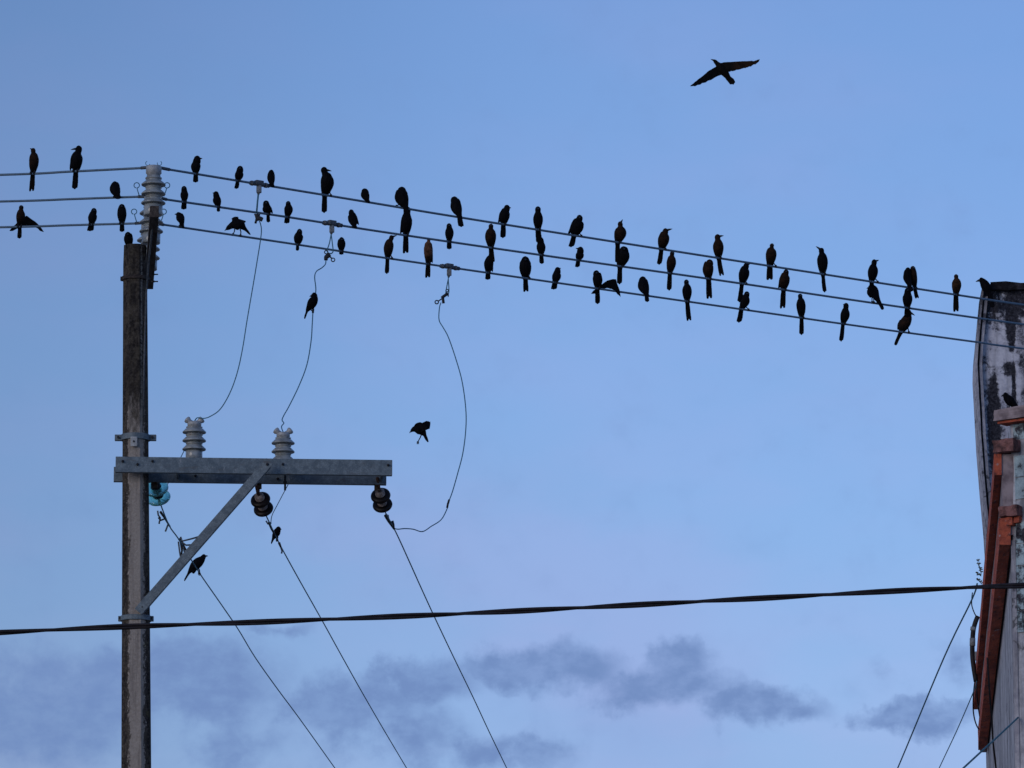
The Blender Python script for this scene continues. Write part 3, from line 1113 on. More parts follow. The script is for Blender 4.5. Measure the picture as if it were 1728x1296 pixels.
dead_end([[at(650, 870, Yd - .1), at(655, 879, Yd), at(665, 893, Yd + .1)], [at(662, 879, Yd), at(664, 885, Yd), at(665, 893, Yd)]], at(660, 886, Yd),
         'small dark clamp with a side jumper under the outermost brown insulator',
         [[at(650, 868, Yd), at(655, 870, Yd), at(655.5, 875, Yd)]])


# ------------------------------------------------------------------ hot-line clamps and jumpers
def hot_clamp(k, px, label, kind):
    y = wire_y(k, px)
    Y = wire_Y(k, px)
    c = at(px, y, Y)
    t = thing('hot_line_clamp', label, 'clamp', c, 'clamps hanging from the bird wires')
    bm_ = bmesh.new()
    e0, e1 = at(px - 15, wire_y(k, px - 15), wire_Y(k, px - 15)), at(px + 17, wire_y(k, px + 17), wire_Y(k, px + 17))
    tube(bm_, [e0, e1], 0.021, 10)
    d = (e1 - e0).normalized()
    a_, b_ = frame_of(d)
    box(bm_, c + Vector((0, 0, 0.012)), (0.045, 0.028, 0.026), (d, a_, a_.cross(d)), 0.01)
    for s in (-1, 1):
        lathe(bm_, c + d * (s * 0.082), d, [(0, -0.012), (0.026, -0.012), (0.026, 0.012), (0, 0.012)], 10)
    link('saddle', bm_, M['clamp'], t)

    def P(dx, dy, dd=0.0):
        return at(px + dx, y + dy, Y + dd)
    bm_ = bmesh.new()
    tube(bm_, [P(1, 2), P(0, 9), P(-1, 17)], 0.024, 10, 0.013)
    box(bm_, P(0, 9), (0.026, 0.02, 0.035), bevel=0.008)
    link('stirrup', bm_, M['dull_alloy'], t)
    bm_ = bmesh.new()
    bm2 = bmesh.new()
    if kind == 1:
        tube(bm_, [P(-1, 16), P(-2.5, 30), P(-4, 48)], 0.009, 7)
        box(bm2, P(-3, 56), (0.02, 0.018, 0.035), (Vector((.97, 0, .24)), Vector((0, 1, 0)), Vector((-.24, 0, .97))), 0.006)
        box(bm2, P(2, 58), (0.028, 0.02, 0.02), (Vector((.9, 0, -.43)), Vector((0, 1, 0)), Vector((.43, 0, .9))), 0.006)
        tube(bm2, [P(-4, 58), P(-6, 66)], 0.012, 7)
        tube(bm2, [P(-8, 51), P(2, 52)], 0.009, 6)
        link_pt = P(1, 62)
    elif kind == 2:
        ring_pts = [P(-1, 16), P(-4, 32), P(-8, 46), P(-2, 50), P(2, 46), P(1, 34), P(-1, 18)]
        tube(bm_, [Vector(q) for q in spline([tuple(q) for q in ring_pts], 4)], 0.0065, 6)
        box(bm2, P(-7, 54), (0.03, 0.02, 0.022), (Vector((.8, 0, .6)), Vector((0, 1, 0)), Vector((-.6, 0, .8))), 0.008)
        box(bm2, P(-10, 58), (0.02, 0.018, 0.02), bevel=0.006)
        ring(bm2, P(-9.5, 47.5), 0.018, 0.006, (0, 1, 0), 14, 6)
        ring(bm2, P(2, 60.5), 0.019, 0.006, (0, 1, 0), 14, 6)
        tube(bm2, [P(-5, 54), P(0, 58)], 0.008, 6)
        link_pt = P(-9, 62)
    else:
        ring_pts = [P(-1.2, 13), P(-1.6, 20), P(-5, 38), P(-5.5, 46), P(-1, 44), P(-0.5, 34), P(-1.5, 22), P(-1.2, 13)]
        tube(bm_, [Vector(q) for q in spline([tuple(q) for q in ring_pts], 4)], 0.0065, 6)
        ring(bm2, P(-3.5, 39.5), 0.014, 0.006, (0, 1, 0), 14, 6)
        bar(bm2, P(-2, 44), P(-13, 52), 0.034, 0.03, (0, 1, 0), 0.006)
        bar(bm2, P(-11, 50), P(-9.5, 61), 0.026, 0.03, (0, 1, 0), 0.006)
        tube(bm2, [P(-2, 46), P(-1.5, 50)], 0.012, 6, 0.005)
        tube(bm2, [P(-12, 53), P(-18, 57)], 0.007, 6)
        ring(bm2, P(-21, 59), 0.019, 0.007, (0, 1, 0), 14, 6)
        link_pt = P(-14, 61)
    link('drop_loop', bm_, M['thin_wire'], t)
    link('clamp_jaw', bm2, M['bronze'], t)
    return Y, link_pt


Y1, lp1 = hot_clamp(1, 437, 'grey wire clamp on the top wire, hanging left of a pair of small birds', 1)
Y2, lp2 = hot_clamp(2, 560, 'grey wire clamp with two rings hanging from the middle wire', 2)
Y3, lp3 = hot_clamp(3, 758, 'grey wire clamp with one ring hanging from the bottom wire', 3)


def jumper(pts, Y0, Y1_, label, r=0.0058, end=None):
    n = len(pts) - 1
    W_ = [tuple(at(x, y, Y0 + (Y1_ - Y0) * i / n)) for i, (x, y) in enumerate(pts)]
    if end is not None:
        W_[-1] = tuple(end)
    sm = [Vector(p) for p in spline(W_, 6)]
    bm_ = bmesh.new()
    tube(bm_, sm, r, 6)
    o_ = rebase(link('jumper_wire', bm_, M['thin_wire']), sm[0])
    tag(o_, label, 'wire', 'slack jumper wires')
    return sm


YP = top1.y
jumper([(438, 373), (441, 385), (440, 402), (434, 440), (427, 482), (417, 540), (409, 590), (400, 630), (388, 663), (372, 690), (356, 702), (344, 706), (333, 705), (328, 708)], Y1, YP,
       'slack thin wire curving from the top wire to the insulator nearest the pole', end=top1)
Yj2 = top2.y
j2 = jumper([(550, 440), (549, 446), (543, 452), (534, 458), (531, 468), (533, 490), (529, 515), (527, 545), (525, 575), (518, 615), (505, 650), (488, 685), (479, 701), (476, 709), (479, 714), (475, 720), (477, 727)], Y2, Yj2,
             'slack thin wire with a perched bird, dropping from the middle wire to the crossarm', end=top2)
j3 = jumper([(744, 511), (741.5, 520), (741, 540), (748, 553), (757, 570), (770, 608), (780, 645), (786, 690), (786, 725), (781, 765), (772, 800), (764, 828), (759, 842), (756, 850), (755, 857), (748, 872), (741, 880), (728, 888), (713, 897), (697, 893), (683, 892), (672, 893), (666, 892)], Y3, Yd,
            'long slack wire bowing out right of the crossarm below the bottom wire')
bm = bmesh.new()
for a_, b_ in (((758, 843), (756, 850)), ((756, 849), (754.5, 857))):
    tube(bm, [at(*a_, Yd - .2), at(*b_, Yd - .2)], 0.011, 7)
rebase(tag(link('wire_splice', bm, M['bronze']), 'small dark splice wrapped on the long slack jumper below the arm', 'splice'), at(756, 850, Yd - .2))
jumper([(313, 756), (303, 776), (290, 803), (283, 817), (276, 833), (273, 846)], YP + 0.35, e1.y, 'short thin jumper from behind the near insulator to the teal glass disc', 0.0045)
jumper([(492, 806), (486, 818), (478, 833), (468, 852), (459, 870), (457, 884)], Yj2 + 0.2, e2.y, 'short thin jumper from the crossarm to the middle brown insulator', 0.0045)

# ------------------------------------------------------------------ near twisted cable
cab = [(-3200, 1150), (-1800, 1124), (-500, 1085), (-200, 1076), (0, 1067.5), (110, 1062), (220, 1057.5), (420, 1050.5), (640, 1041.5), (860, 1031), (1080, 1020.5), (1230, 1013), (1450, 1000.5), (1650, 991), (1728, 987.5), (1950, 977), (2300, 958), (3400, 890), (4600, 800)]
YC = 20.0
base = [at(x, y, YC) for x, y in spline(cab, 14)]
strands = [[], []]
acc = 0.0
for i, p in enumerate(base):
    if i:
        acc += (p - base[i - 1]).length
    ph = acc / 1.05 * 2 * math.pi + noise.noise(Vector((acc * 0.5, 0, 0))) * 1.2 + 0.6
    wob = Vector((0, 0, noise.noise(Vector((acc * 1.3, 7, 0))) * 0.004))
    for s in (0, 1):
        a_ = ph + s * math.pi
        strands[s].append(p + wob + Vector((0, math.cos(a_), math.sin(a_))) * 0.0058)
cable = thing('twisted_cable', 'thick black twisted two-strand cable crossing the whole view below the crossarm', 'cable', base[len(base) // 2])
for s in (0, 1):
    bm = bmesh.new()
    tube(bm, strands[s], 0.0068 if s == 0 else 0.0058, 8)
    link('strand', bm, M['cable'], cable)

# ------------------------------------------------------------------ cables, hose and plant on the building
bY = 51.6


def side_cable(name, pts, r, label, cat, mat, group=None):
    sm = [Vector(p) for p in spline([tuple(p) for p in pts], 6)]
    bm_ = bmesh.new()
    tube(bm_, sm, r, 7)
    return rebase(tag(link(name, bm_, mat), label, cat, group), sm[0])


side_cable('guy_wire', [at_h(1649, 985, 7.75), at_h(1640, 1012, 7.72), at_h(1592, 1112, 7.5), at_h(1515, 1296, 7.1), at_h(1440, 1470, 6.8)], 0.0085,
           'thin straight wire leaving the red bands under the twisted cable', 'wire', M['thin_wire'], 'thin wires beside the building')
side_cable('guy_wire', [at_h(1648, 1150, 6.6), at_h(1643, 1167, 6.58), at_h(1615, 1232, 6.45), at_h(1585, 1296, 6.3), at_h(1530, 1415, 6.1)], 0.0055,
           'faint wire leaving the end of the black hose down to the left', 'wire', M['thin_wire'], 'thin wires beside the building')
side_cable('guy_wire', [at(1718, 1211, end_pt(0.12, 6).y + 0.02), at(1672, 1254, 42.6), at(1627, 1295, 41.9), at(1200, 1690, 36), at(600, 2240, 30)], 0.0085,
           'dark wire crossing the foot of the streaked wall at the lower right corner', 'wire', M['thin_wire'], 'thin wires beside the building')

Yh = 56.5
hose = thing('black_hose', 'thick black hose bound with grey tape hanging off the red band ends', 'hose', at(1642, 1090, Yh))
hp = [(1650, 1040), (1646, 1050), (1642.5, 1064), (1641, 1085), (1641, 1105), (1643, 1125), (1647, 1150)]
hw = [at(x, y, Yh) for x, y in hp]
bm = bmesh.new()
tube(bm, [Vector(p) for p in spline([tuple(p) for p in hw], 5)], 0.028, 10)
link('hose_body', bm, M['cable'], hose)
for y0, y1 in ((1058, 1064), (1077, 1090)):
    bm = bmesh.new()
    tube(bm, [at(1642.5 if y0 < 1070 else 1641.2, y0, Yh), at(1641.8 if y0 < 1070 else 1641, y1, Yh)], 0.033, 10)
    link('tape_band', bm, M['grey_tape'], hose)
bm = bmesh.new()
p_ = at(1648, 1107, Yh)
box(bm, p_, (0.022, 0.02, 0.05), bevel=0.006)
link('end_cap', bm, M['grey_tape'], hose)
side_cable('loose_cable', [at(1645, 1150, Yh), at(1642.5, 1175, Yh), at(1643, 1205, Yh + .2), at(1650, 1228, Yh + .5), at(1664, 1240, Yh + 1)], 0.008,
           'thin dark cable looping out left from the hose end to the wall', 'cable', M['cable'], 'loose cables on the wall')
side_cable('loose_cable', [at(1648, 1150, Yh), at(1648.5, 1172, Yh), at(1652, 1200, Yh + .3), at(1656, 1218, Yh + .6), at(1664, 1230, Yh + 1.2)], 0.009,
           'thin dark cable hanging straight from the hose end to the wall', 'cable', M['cable'], 'loose cables on the wall')
side_cable('loose_cable', [at(1666, 1110, 50), at(1670, 1170, 50.2), at(1674, 1220, 50.6), at(1676, 1255, 51), at(1681, 1300, 51.4), at(1684, 1350, 51.6)], 0.010,
           'thin dark cable running down the streaked wall under the red bands', 'cable', M['cable'], 'loose cables on the wall')
side_cable('loose_cable', [at(1641, 1000, 51.4), at(1640, 1010, 51.4), at(1640, 1022, 51.5), at(1645, 1036, 51.8), at(1650, 1042, 52)], 0.006,
           'short thin cable loop left of the red bands under the twisted cable', 'cable', M['cable'], 'loose cables on the wall')

weed = thing('weed', 'small dry weed sprouting from the edge of the red bands', 'plant', at(1656, 985, 52))
bm = bmesh.new()
bl = bmesh.new()
rs = random.Random(5)
for (x0, y0, x1, y1) in ((1656, 968, 1649.5, 943), (1656, 972, 1646, 966), (1657, 986, 1650.5, 977), (1656, 966, 1652, 950)):
    P0, P1 = at(x0, y0, 52), at(x1, y1, 52)
    tube(bm, [P0, P0.lerp(P1, .5) + Vector((-.008, 0, .004)), P1], 0.004, 5, 0.002)
    for i in range(16):
        c = P0.lerp(P1, rs.uniform(.1, 1.0))
        d = Vector((rs.uniform(-1, 1), rs.uniform(-1, 1), rs.uniform(-.3, .9))).normalized() * rs.uniform(.018, .036)
        s_ = d.cross(Vector((rs.random(), 1, rs.random()))).normalized() * rs.uniform(.005, .009)
        v = [bl.verts.new(c), bl.verts.new(c + d * .5 + s_), bl.verts.new(c + d), bl.verts.new(c + d * .5 - s_)]
        bl.faces.new(v)
link('stem', bm, M['foliage'], weed)
o_ = link('foliage', bl, M['foliage'], weed, smooth=False)


# ------------------------------------------------------------------ birds
class BirdMesh:
    """Body volumes in photo-pixel units around a foot point, turned into metres at distance Y and fused by voxel remesh."""

    def __init__(self, fx, fy, Y):
        self.s = Y / F / (CP - (648 - fy) / F * SP)
        self.fx, self.fy, self.Y = fx, fy, Y
        self.o = at(fx, fy, Y)
        self.bm = bmesh.new()

    def pt(self, x, y, d=0.0):
        return Vector(((x - self.fx) * self.s, d * self.s, (self.fy - y) * self.s * 1.025))

    def sweep(self, nodes, n=12, sub=4, bm=None):
        bm = bm or self.bm
        S = spline(nodes, sub)
        P = [self.pt(a[0], a[1], a[2]) for a in S]
        rings = []
        for i, p in enumerate(P):
            T = (P[min(i + 1, len(P) - 1)] - P[max(i - 1, 0)]).normalized()
            L = T.cross(Vector((0, 1, 0)))
            L = L.normalized() if L.length > 0.05 else Vector((1, 0, 0))
            N = L.cross(T).normalized()
            rw, rd = max(S[i][3], 0.15) * self.s, max(S[i][4], 0.15) * self.s
            rings.append([bm.verts.new(p + L * (math.cos(2 * math.pi * k / n) * rw) + N * (math.sin(2 * math.pi * k / n) * rd)) for k in range(n)])
        for A, B in zip(rings, rings[1:]):
            for k in range(n):
                bm.faces.new((A[k], A[(k + 1) % n], B[(k + 1) % n], B[k]))
        bm.faces.new(rings[0][::-1])
        bm.faces.new(rings[-1])

    def blade(self, outline, d0, d1, thick=1.2):
        """A feathered wing or tail: closed px outline given thickness, depth running d0 -> d1 along the list's x extent."""
        xs = [p[0] for p in outline]
        x0, x1 = min(xs), max(xs)
        fr, bk = [], []
        for p in outline:
            dd = p[2] if len(p) > 2 else d0 + (d1 - d0) * (p[0] - x0) / max(x1 - x0, 1e-6)
            fr.append(self.pt(p[0], p[1], dd - thick))
            bk.append(self.pt(p[0], p[1], dd + thick))
        A = [self.bm.verts.new(p) for p in fr]
        B = [self.bm.verts.new(p) for p in bk]
        n = len(A)
        f1 = self.bm.faces.new(A)
        f2 = self.bm.faces.new(B[::-1])
        for k in range(n):
            self.bm.faces.new((A[k], B[k], B[(k + 1) % n], A[(k + 1) % n]))
        bmesh.ops.triangulate(self.bm, faces=[f1, f2])


BODIES = []      # (object, seed): remeshed in one go at the end
BG = 'black birds resting on the wires'


def finish_bird(B, name, label, mat, head, beak, legs, group=BG, hw=9, face='c', eye=True):
    t = thing(name, label, 'bird', B.o, group)
    bmesh.ops.recalc_face_normals(B.bm, faces=B.bm.faces[:])
    me = bpy.data.meshes.new('body')
    B.bm.to_mesh(me)
    B.bm.free()
    ob = bpy.data.objects.new('body', me)
    COL.objects.link(ob)
    ob.parent = t
    me.materials.append(mat)
    BODIES.append((ob, B.o.x * 3.1))
    hx, hy, hd = head
    # bill
    bm_ = bmesh.new()
    if beak is None:
        sgn = -1 if face == 'c' else 1
        tip = (hx + 0.4, hy + hw * 0.18, hd + sgn * hw * 1.15)
    else:
        tip = (beak[0], beak[1], hd + (-1.5 if face == 'c' else 1.0))
    a = (hx, hy, hd)
    n = 7
    nodes = []
    L = math.dist(a, tip)
    br = min(hw * 0.27, 2.7)
    for i in range(n):
        u = i / (n - 1)
        droop = -math.sin(u * math.pi) * L * 0.05
        nodes.append(B.pt(a[0] + (tip[0] - a[0]) * u, a[1] + (tip[1] - a[1]) * u + droop, a[2] + (tip[2] - a[2]) * u))
    rings = []
    for i, p in enumerate(nodes):
        u = i / (n - 1)
        T = (nodes[-1] - nodes[0]).normalized()
        ax_, bx_ = frame_of(T)
        r_ = (br * (1 - u) ** 0.8 + 0.25) * B.s
        rings.append([bm_.verts.new(p + ax_ * (math.cos(k * math.pi / 4) * r_ * 0.85) + bx_ * (math.sin(k * math.pi / 4) * r_)) for k in range(8)])
    for A, C in zip(rings, rings[1:]):
        for k in range(8):
            bm_.faces.new((A[k], A[(k + 1) % 8], C[(k + 1) % 8], C[k]))
    bm_.faces.new(rings[0][::-1])
    bm_.faces.new(rings[-1])
    o_ = link('beak', bm_, M['beak'], None)
    o_.parent = t
    if eye:
        dv = Vector((tip[0] - a[0], tip[2] - a[2])).normalized()
        for s in (-1, 1):
            c = (hx + dv.x * hw * 0.2 + s * dv.y * hw * 0.42, hy - hw * 0.08, hd + dv.y * hw * 0.2 - s * dv.x * hw * 0.42)
            e_ = bmesh.new()
            bmesh.ops.create_icosphere(e_, subdivisions=1, radius=0.7 * B.s, matrix=Matrix.Translation(B.pt(*c)))
            o_ = link('eye', e_, M['eye'], None)
            o_.parent = t
    for lg in legs:      # list of (px, py, d) from hip to foot
        bm_ = bmesh.new()
        P = [B.pt(*p) for p in lg]
        tube(bm_, P, 1.15 * B.s, 6, 0.85 * B.s)
        foot = P[-1]
        for dx in (-1.35, 0.0, 1.35):
            tube(bm_, [foot + Vector((0, 0, 0.7 * B.s)), foot + Vector((dx * .6, -1.3, 0.5)) * B.s, foot + Vector((dx, -2.5, -0.9)) * B.s,
                       foot + Vector((dx, -2.9, -2.6)) * B.s, foot + Vector((dx, -2.4, -4.3)) * B.s], 0.85 * B.s, 5, 0.5 * B.s)
        tube(bm_, [foot + Vector((0, 0, 0.7 * B.s)), foot + Vector((0, 1.5, 0.3)) * B.s, foot + Vector((0, 2.8, -1.6)) * B.s], 0.8 * B.s, 5, 0.5 * B.s)
        o_ = link('leg', bm_, M['leg'], None)
        o_.parent = t
    return t


def perched(k, x, hx, hy, hw, bx, W, tx, ty, tw, face='c', beak=None, mat='black', hunch=False, notch=False, leg=None, wt=None, label='', fy=None, Y=None, name='perched_bird', extra=None, bend=0.0):
    yw = wire_y(k, x) - WR * F / wire_Y(k, x) if fy is None else fy
    Y = wire_Y(k, x) if Y is None else Y
    B = BirdMesh(x, yw, Y)
    s = 1 if face == 'c' else -1        # depth sign of the bird's back
    H = yw - hy
    T = max(ty - yw, 3)
    back = 0.27 * W + 2.2

    def X(u):                            # body axis from foot (0) to shoulder (1)
        return x + (bx - x) * min(1, u / 0.45) if u < 0.45 else bx + (hx - bx) * ((u - 0.45) / 0.5) ** 1.4
    hcy = hy + hw * 0.5
    short = H / hw < 3.4
    nk = (hw * (1.10 if short else 0.97)) if not hunch else W * 0.82
    # torso from the wire up to the shoulder line, then neck, then head
    zs = (H - hw * (0.92 if short else 1.2)) if not hunch else H * 0.74
    zn = H - hw * (0.80 if short else 0.94)

    def tz(u):
        return yw - zs * u
    nodes = [
        (x + (tx - x) * 0.25, yw + T * 0.25, s * back * 1.02, tw * 0.42, 1.7),
        (x, yw - 0.02 * H, s * back, max(tw * 0.52, W * 0.26), 2.6),
        (X(.12), tz(.17), s * back * .80, W * 0.35, W * 0.30),
        (X(.28), tz(.38), s * back * .38, W * 0.455, W * 0.42),
        (X(.45), tz(.60), s * back * .08, W * 0.50, W * 0.47),
        (X(.60), tz(.80), -s * W * .03, W * (0.465 if not hunch else 0.48), W * 0.45),
        (X(.70), tz(.96), -s * W * .06, (W * 0.35 + nk * 0.06) if not hunch else W * .45, W * 0.37)]
    if not hunch:
        nodes += [(hx + (bx - hx) * .25, yw - zn, -s * W * .08, nk * 0.5, nk * 0.54)]
    nodes += [(hx, hcy, -s * W * .10, hw * 0.5 if not hunch else max(hw * .5, W * .36), hw * 0.56),
              (hx, hy + hw * .16, -s * W * .10, hw * 0.36 if not hunch else max(hw * .33, W * .24), hw * 0.4),
              (hx, hy, -s * W * .10, hw * .1, hw * .12)]
    B.sweep(nodes, 14, 4)
    # tail: graduated or notched feathers
    td = s * (back + 0.22 * T)
    spread = tw * 0.27
    for j, (dx, ln) in enumerate(((0, 1.0), (-1, 0.94), (1, 0.93)) if not notch else ((-1, 1.0), (1, 0.97), (0, 0.86))):
        dxp = dx * spread
        ex, ey = tx + dxp * 1.05, yw + (ty - yw) * ln
        m_ = 0.34
        B.sweep([(X(.1) + dxp * .3, yw - 0.12 * H, s * back * .9, tw * .2, 1.4),
                 (x + dxp * .75 + (tx - x) * .12, yw + T * .1, s * back, tw * .25, 1.2),
                 (x + (tx - x) * .6 + dxp + bend * .5, yw + T * .62, s * back + (td - s * back) * .6, tw * .26, 1.1),
                 (ex, ey - 1.4, td, tw * .23, 1.0), (ex, ey, td, tw * .1, .6)], 10, 3)
    # folded wings along the flanks
    for sg in (-1, 1):
        drop = -0.01
        spreadx = 0.2
        if wt and sg == wt:
            drop, spreadx = 0.03, 0.46
        B.sweep([(X(.66) + sg * W * .29, tz(.93), s * W * .02, W * .08, W * .16),
                 (X(.55) + sg * W * .385, tz(.74), s * W * .10, W * .11, W * .24),
                 (X(.33) + sg * W * (.36 if not (wt == sg) else .42), tz(.44), s * W * .22, W * .10, W * .2),
                 (X(.12) + sg * W * (.24 if not (wt == sg) else .45), tz(.16), s * back * .95, W * .085, W * .1),
                 (X(0) + sg * W * spreadx, yw - drop * H, s * back * 1.1, W * .04, W * .04)], 10, 3)
    if extra:
        extra(B)
    legs = []
    for sg in (-1, 1):
        fxp = x + sg * W * .17
        hipx = X(.12) + sg * W * .13
        if leg is not None and (leg - x) * sg > 0:
            fxp = leg
            hipx = X(.15) + sg * W * .2
        fyp = (wire_y(k, fxp) - WR * F / Y) if fy is None else yw
        legs.append([(hipx, yw - .16 * H, s * back * .45), ((hipx + fxp) / 2 + sg * .5, (yw - .1 * H + fyp) / 2 - .5, s * 1.2), (fxp, fyp, 0)])
    return finish_bird(B, name, label, M[mat], (hx, hcy, -s * W * .10), beak, legs, hw=hw, face=face)


# one row per bird: wire, foot x, head top x/y, head width, body centre x, body width, tail tip x/y, tail width
P = []


def bird(*a, look='', **kw):
    P.append((a, kw, look))


# top wire
bird(1, 55, 55.5, 250, 8.5, 57, 17, 52.6, 320, 9, beak=(50, 251), mat='brown', notch=True, look='slim brown-breasted long-tailed bird glancing left')
bird(1, 127.5, 132.5, 246, 11.5, 128.5, 21, 125.3, 316, 10, beak=(119, 253.5), wt=-1, look='large black long-tailed bird with its bill pointing left')
bird(1, 330, 332.5, 263, 12.5, 330, 16.5, 329.6, 306, 9, beak=(341.5, 268), hunch=False, look='black short-tailed bird with hooked bill to the right')
bird(1, 401, 405, 280, 11, 403.4, 15, 398.5, 317, 7.5, look='small black bird leaning right')
bird(1, 459, 457.5, 286, 10.5, 457.3, 13.5, 460.3, 317, 8, 'a', hunch=True, look='tiny plump black bird beside the wire clamp')
bird(1, 547.8, 546.8, 282, 11.5, 552.5, 22.5, 546.8, 356, 9.5, beak=(559.5, 289.5), leg=558.5, look='large broad-shouldered black bird with bill to the right')
bird(1, 620, 614.8, 317.5, 11, 616, 14.5, 621.5, 345, 7, 'a', hunch=True, look='small egg-shaped black bird seen from behind')
bird(1, 684, 677.8, 314.5, 15, 677.3, 23, 688, 376, 9.5, 'a', hunch=True, leg=669, look='big hunched black bird with head tucked away')
bird(1, 775, 766.8, 331, 11, 769.5, 19, 778.3, 386, 9.5, 'a', hunch=True, look='hunched black bird with tail slanting right')
bird(1, 849.5, 855.3, 346, 11, 851, 18.5, 848.7, 399, 9.5, beak=(862.5, 351.5), wt=-1, look='black bird with thin bill pointing right')
bird(1, 908, 907.8, 348.5, 10, 908, 17, 910, 408, 10.5, look='upright black bird facing straight on with thick tail')
bird(1, 969, 978, 363, 11, 974, 22.5, 963.9, 414.5, 9.5, leg=981, wt=-1, look='stout black bird leaning right on an outstretched leg')
bird(1, 1042.5, 1046.7, 374, 9, 1047, 20.5, 1042.4, 441, 9, beak=(1051, 371), mat='brown', look='black bird with its bill raised up to the right')
bird(1, 1116.5, 1123, 385.5, 10, 1120, 19.5, 1112.8, 444, 8.5, beak=(1134.8, 387), mat='brown', leg=1123, look='black bird with long straight bill to the right')
bird(1, 1213, 1211, 395.5, 10, 1212.3, 18.5, 1218.2, 462.5, 8.5, beak=(1221.5, 398.5), mat='brown', notch=True, look='slender black bird looking right with tail angled right')
bird(1, 1299.5, 1302.8, 411, 7.5, 1301.5, 18.5, 1299, 470, 11, mat='brown', notch=True, leg=1309, look='brown-breasted bird facing forward with forked tail')
bird(1, 1389, 1386.5, 418.5, 9.5, 1388.3, 18.5, 1392, 490.5, 7, beak=(1377, 416.5), look='sleek black bird with bill lifted up to the left')
bird(1, 1471.5, 1475.5, 438, 9.5, 1473.3, 17.5, 1471.5, 497, 9, beak=(1483.5, 439.5), leg=1481, look='black bird looking right directly above a stooping bird')
bird(1, 1534.5, 1532.5, 451, 10.5, 1530.8, 13.5, 1537, 494, 8, 'a', hunch=True, look='plump black bird, left one of a huddled pair')
bird(1, 1544, 1540.8, 449, 9, 1542, 12.5, 1548, 502, 7, 'c', hunch=True, mat='brown', notch=True, look='brownish bird, right one of a huddled pair')
bird(1, 1613.7, 1613.8, 463, 7.5, 1614.6, 16.2, 1613.8, 523.5, 9.5, mat='rust', notch=True, look='slim bird with rusty brown breast and forked tail')
# middle wire
bird(2, 199, 193.5, 305.5, 13, 193.8, 18, 199.7, 338.5, 9.5, 'a', hunch=True, leg=192.7, look='small round black bird hunched beside the pole top')
bird(2, 310.5, 310.5, 314, 9.5, 311, 13.8, 309.7, 352, 9.5, look='small upright black bird')
bird(2, 368, 364.5, 323, 10, 366, 14.3, 368.3, 356, 6, beak=(358.5, 326), look='small black bird with short bill to the left')
bird(2, 452, 449, 338.5, 11, 450.8, 16.3, 452.5, 373.5, 6.5, wt=1, look='small stout black bird right of the hanging clamp')
bird(2, 484.7, 486.2, 339.5, 8.5, 486.8, 15, 483.5, 375.5, 9.5, look='small black bird with fanned short tail')
bird(2, 598, 592.6, 353, 9.5, 595.2, 16.5, 598.5, 386.5, 8.5, 'a', wt=1, look='small black bird tilted left seen from behind')
bird(2, 684.8, 687, 349, 12, 685.8, 19.5, 684.3, 424.5, 10, wt=-1, notch=True, look='large black bird under the hunched one')
bird(2, 757.8, 757.8, 377, 9, 758.4, 14.8, 758, 419, 8.5, look='small black bird with narrow head and stubby tail')
bird(2, 828.5, 828.4, 378, 8.5, 827.8, 19, 830.5, 441, 9.5, mat='brown', look='black bird facing forward straight above another bird')
bird(2, 913.5, 912, 400, 11, 913, 15.5, 914.3, 443.5, 8, look='black bird under the straight-on bird, head behind its tail')
bird(2, 976, 979.5, 416.5, 11, 978.3, 14.2, 974.2, 449.5, 8, beak=(971.5, 419.5), look='small black bird with bill to the left')
bird(2, 1046.5, 1052.8, 416, 12, 1051.5, 22, 1045.5, 476.5, 9, hunch=True, look='fat hunched black bird behind the tail of a higher one')
bird(2, 1130.5, 1134.3, 424, 8, 1133, 16.3, 1129.5, 487.5, 8.5, mat='brown', look='slim black bird with pointed head and long tail')
bird(2, 1196, 1197.5, 438, 12.5, 1194.8, 18.7, 1197.3, 501, 10, hunch=True, mat='brown', notch=True, look='heavy-headed black bird with forked tail')
bird(2, 1252.5, 1259.3, 444, 10, 1255.7, 18.3, 1248.4, 507, 8, beak=(1266, 446), leg=1259.5, look='black bird with tail resting on a lower bird')
bird(2, 1322.5, 1326.6, 455, 9.5, 1324, 18.2, 1321, 517.5, 9.5, wt=-1, mat='brown', notch=True, look='black bird with drooping left wing tip')
bird(2, 1531.5, 1532, 486, 11, 1531.7, 17, 1531.3, 534, 10, look='black bird below the huddled pair')
# bottom wire
bird(3, 154, 158.3, 351.3, 10, 155.8, 15.3, 151.4, 388.5, 11, look='small black bird leaning right with splayed tail')
bird(3, 205.4, 205.3, 344.5, 10.5, 205.4, 16, 205.4, 389.5, 8.5, hunch=True, look='smooth oval black bird beside the lowest insulator')
bird(3, 502, 505.4, 386.5, 9.5, 503.4, 16.2, 501.6, 421.5, 6, hunch=False, look='small round-bodied black bird with a thin tail')
bird(3, 575.8, 576.4, 400.5, 10.5, 576, 14.3, 575.8, 428.5, 8, hunch=True, look='small compact black bird with almost no tail')
bird(3, 653.8, 660.5, 397, 8.5, 655.6, 16.8, 652.6, 459.5, 7.5, beak=(669.5, 398), mat='brown', leg=661.5, look='brownish slender bird with bill to the right')
bird(3, 722.5, 723.4, 402, 6.2, 722.6, 15.2, 721.5, 466.5, 9, mat='tan', notch=True, wt=1, look='tan-throated slim bird stretching its neck upward')
bird(3, 823.5, 829, 427, 10, 824.5, 16, 823, 470.5, 9, wt=1, look='black bird under another, head hidden by a tail')
bird(3, 886.8, 886.5, 433, 14, 886.5, 20.8, 887.5, 490, 9, hunch=True, leg=893.5, notch=True, look='broad hunched black bird with legs apart')
bird(3, 936.7, 941, 451, 10.5, 939.2, 15.5, 934.5, 487, 10, beak=(946.5, 453), look='small black bird with tail flicked left')
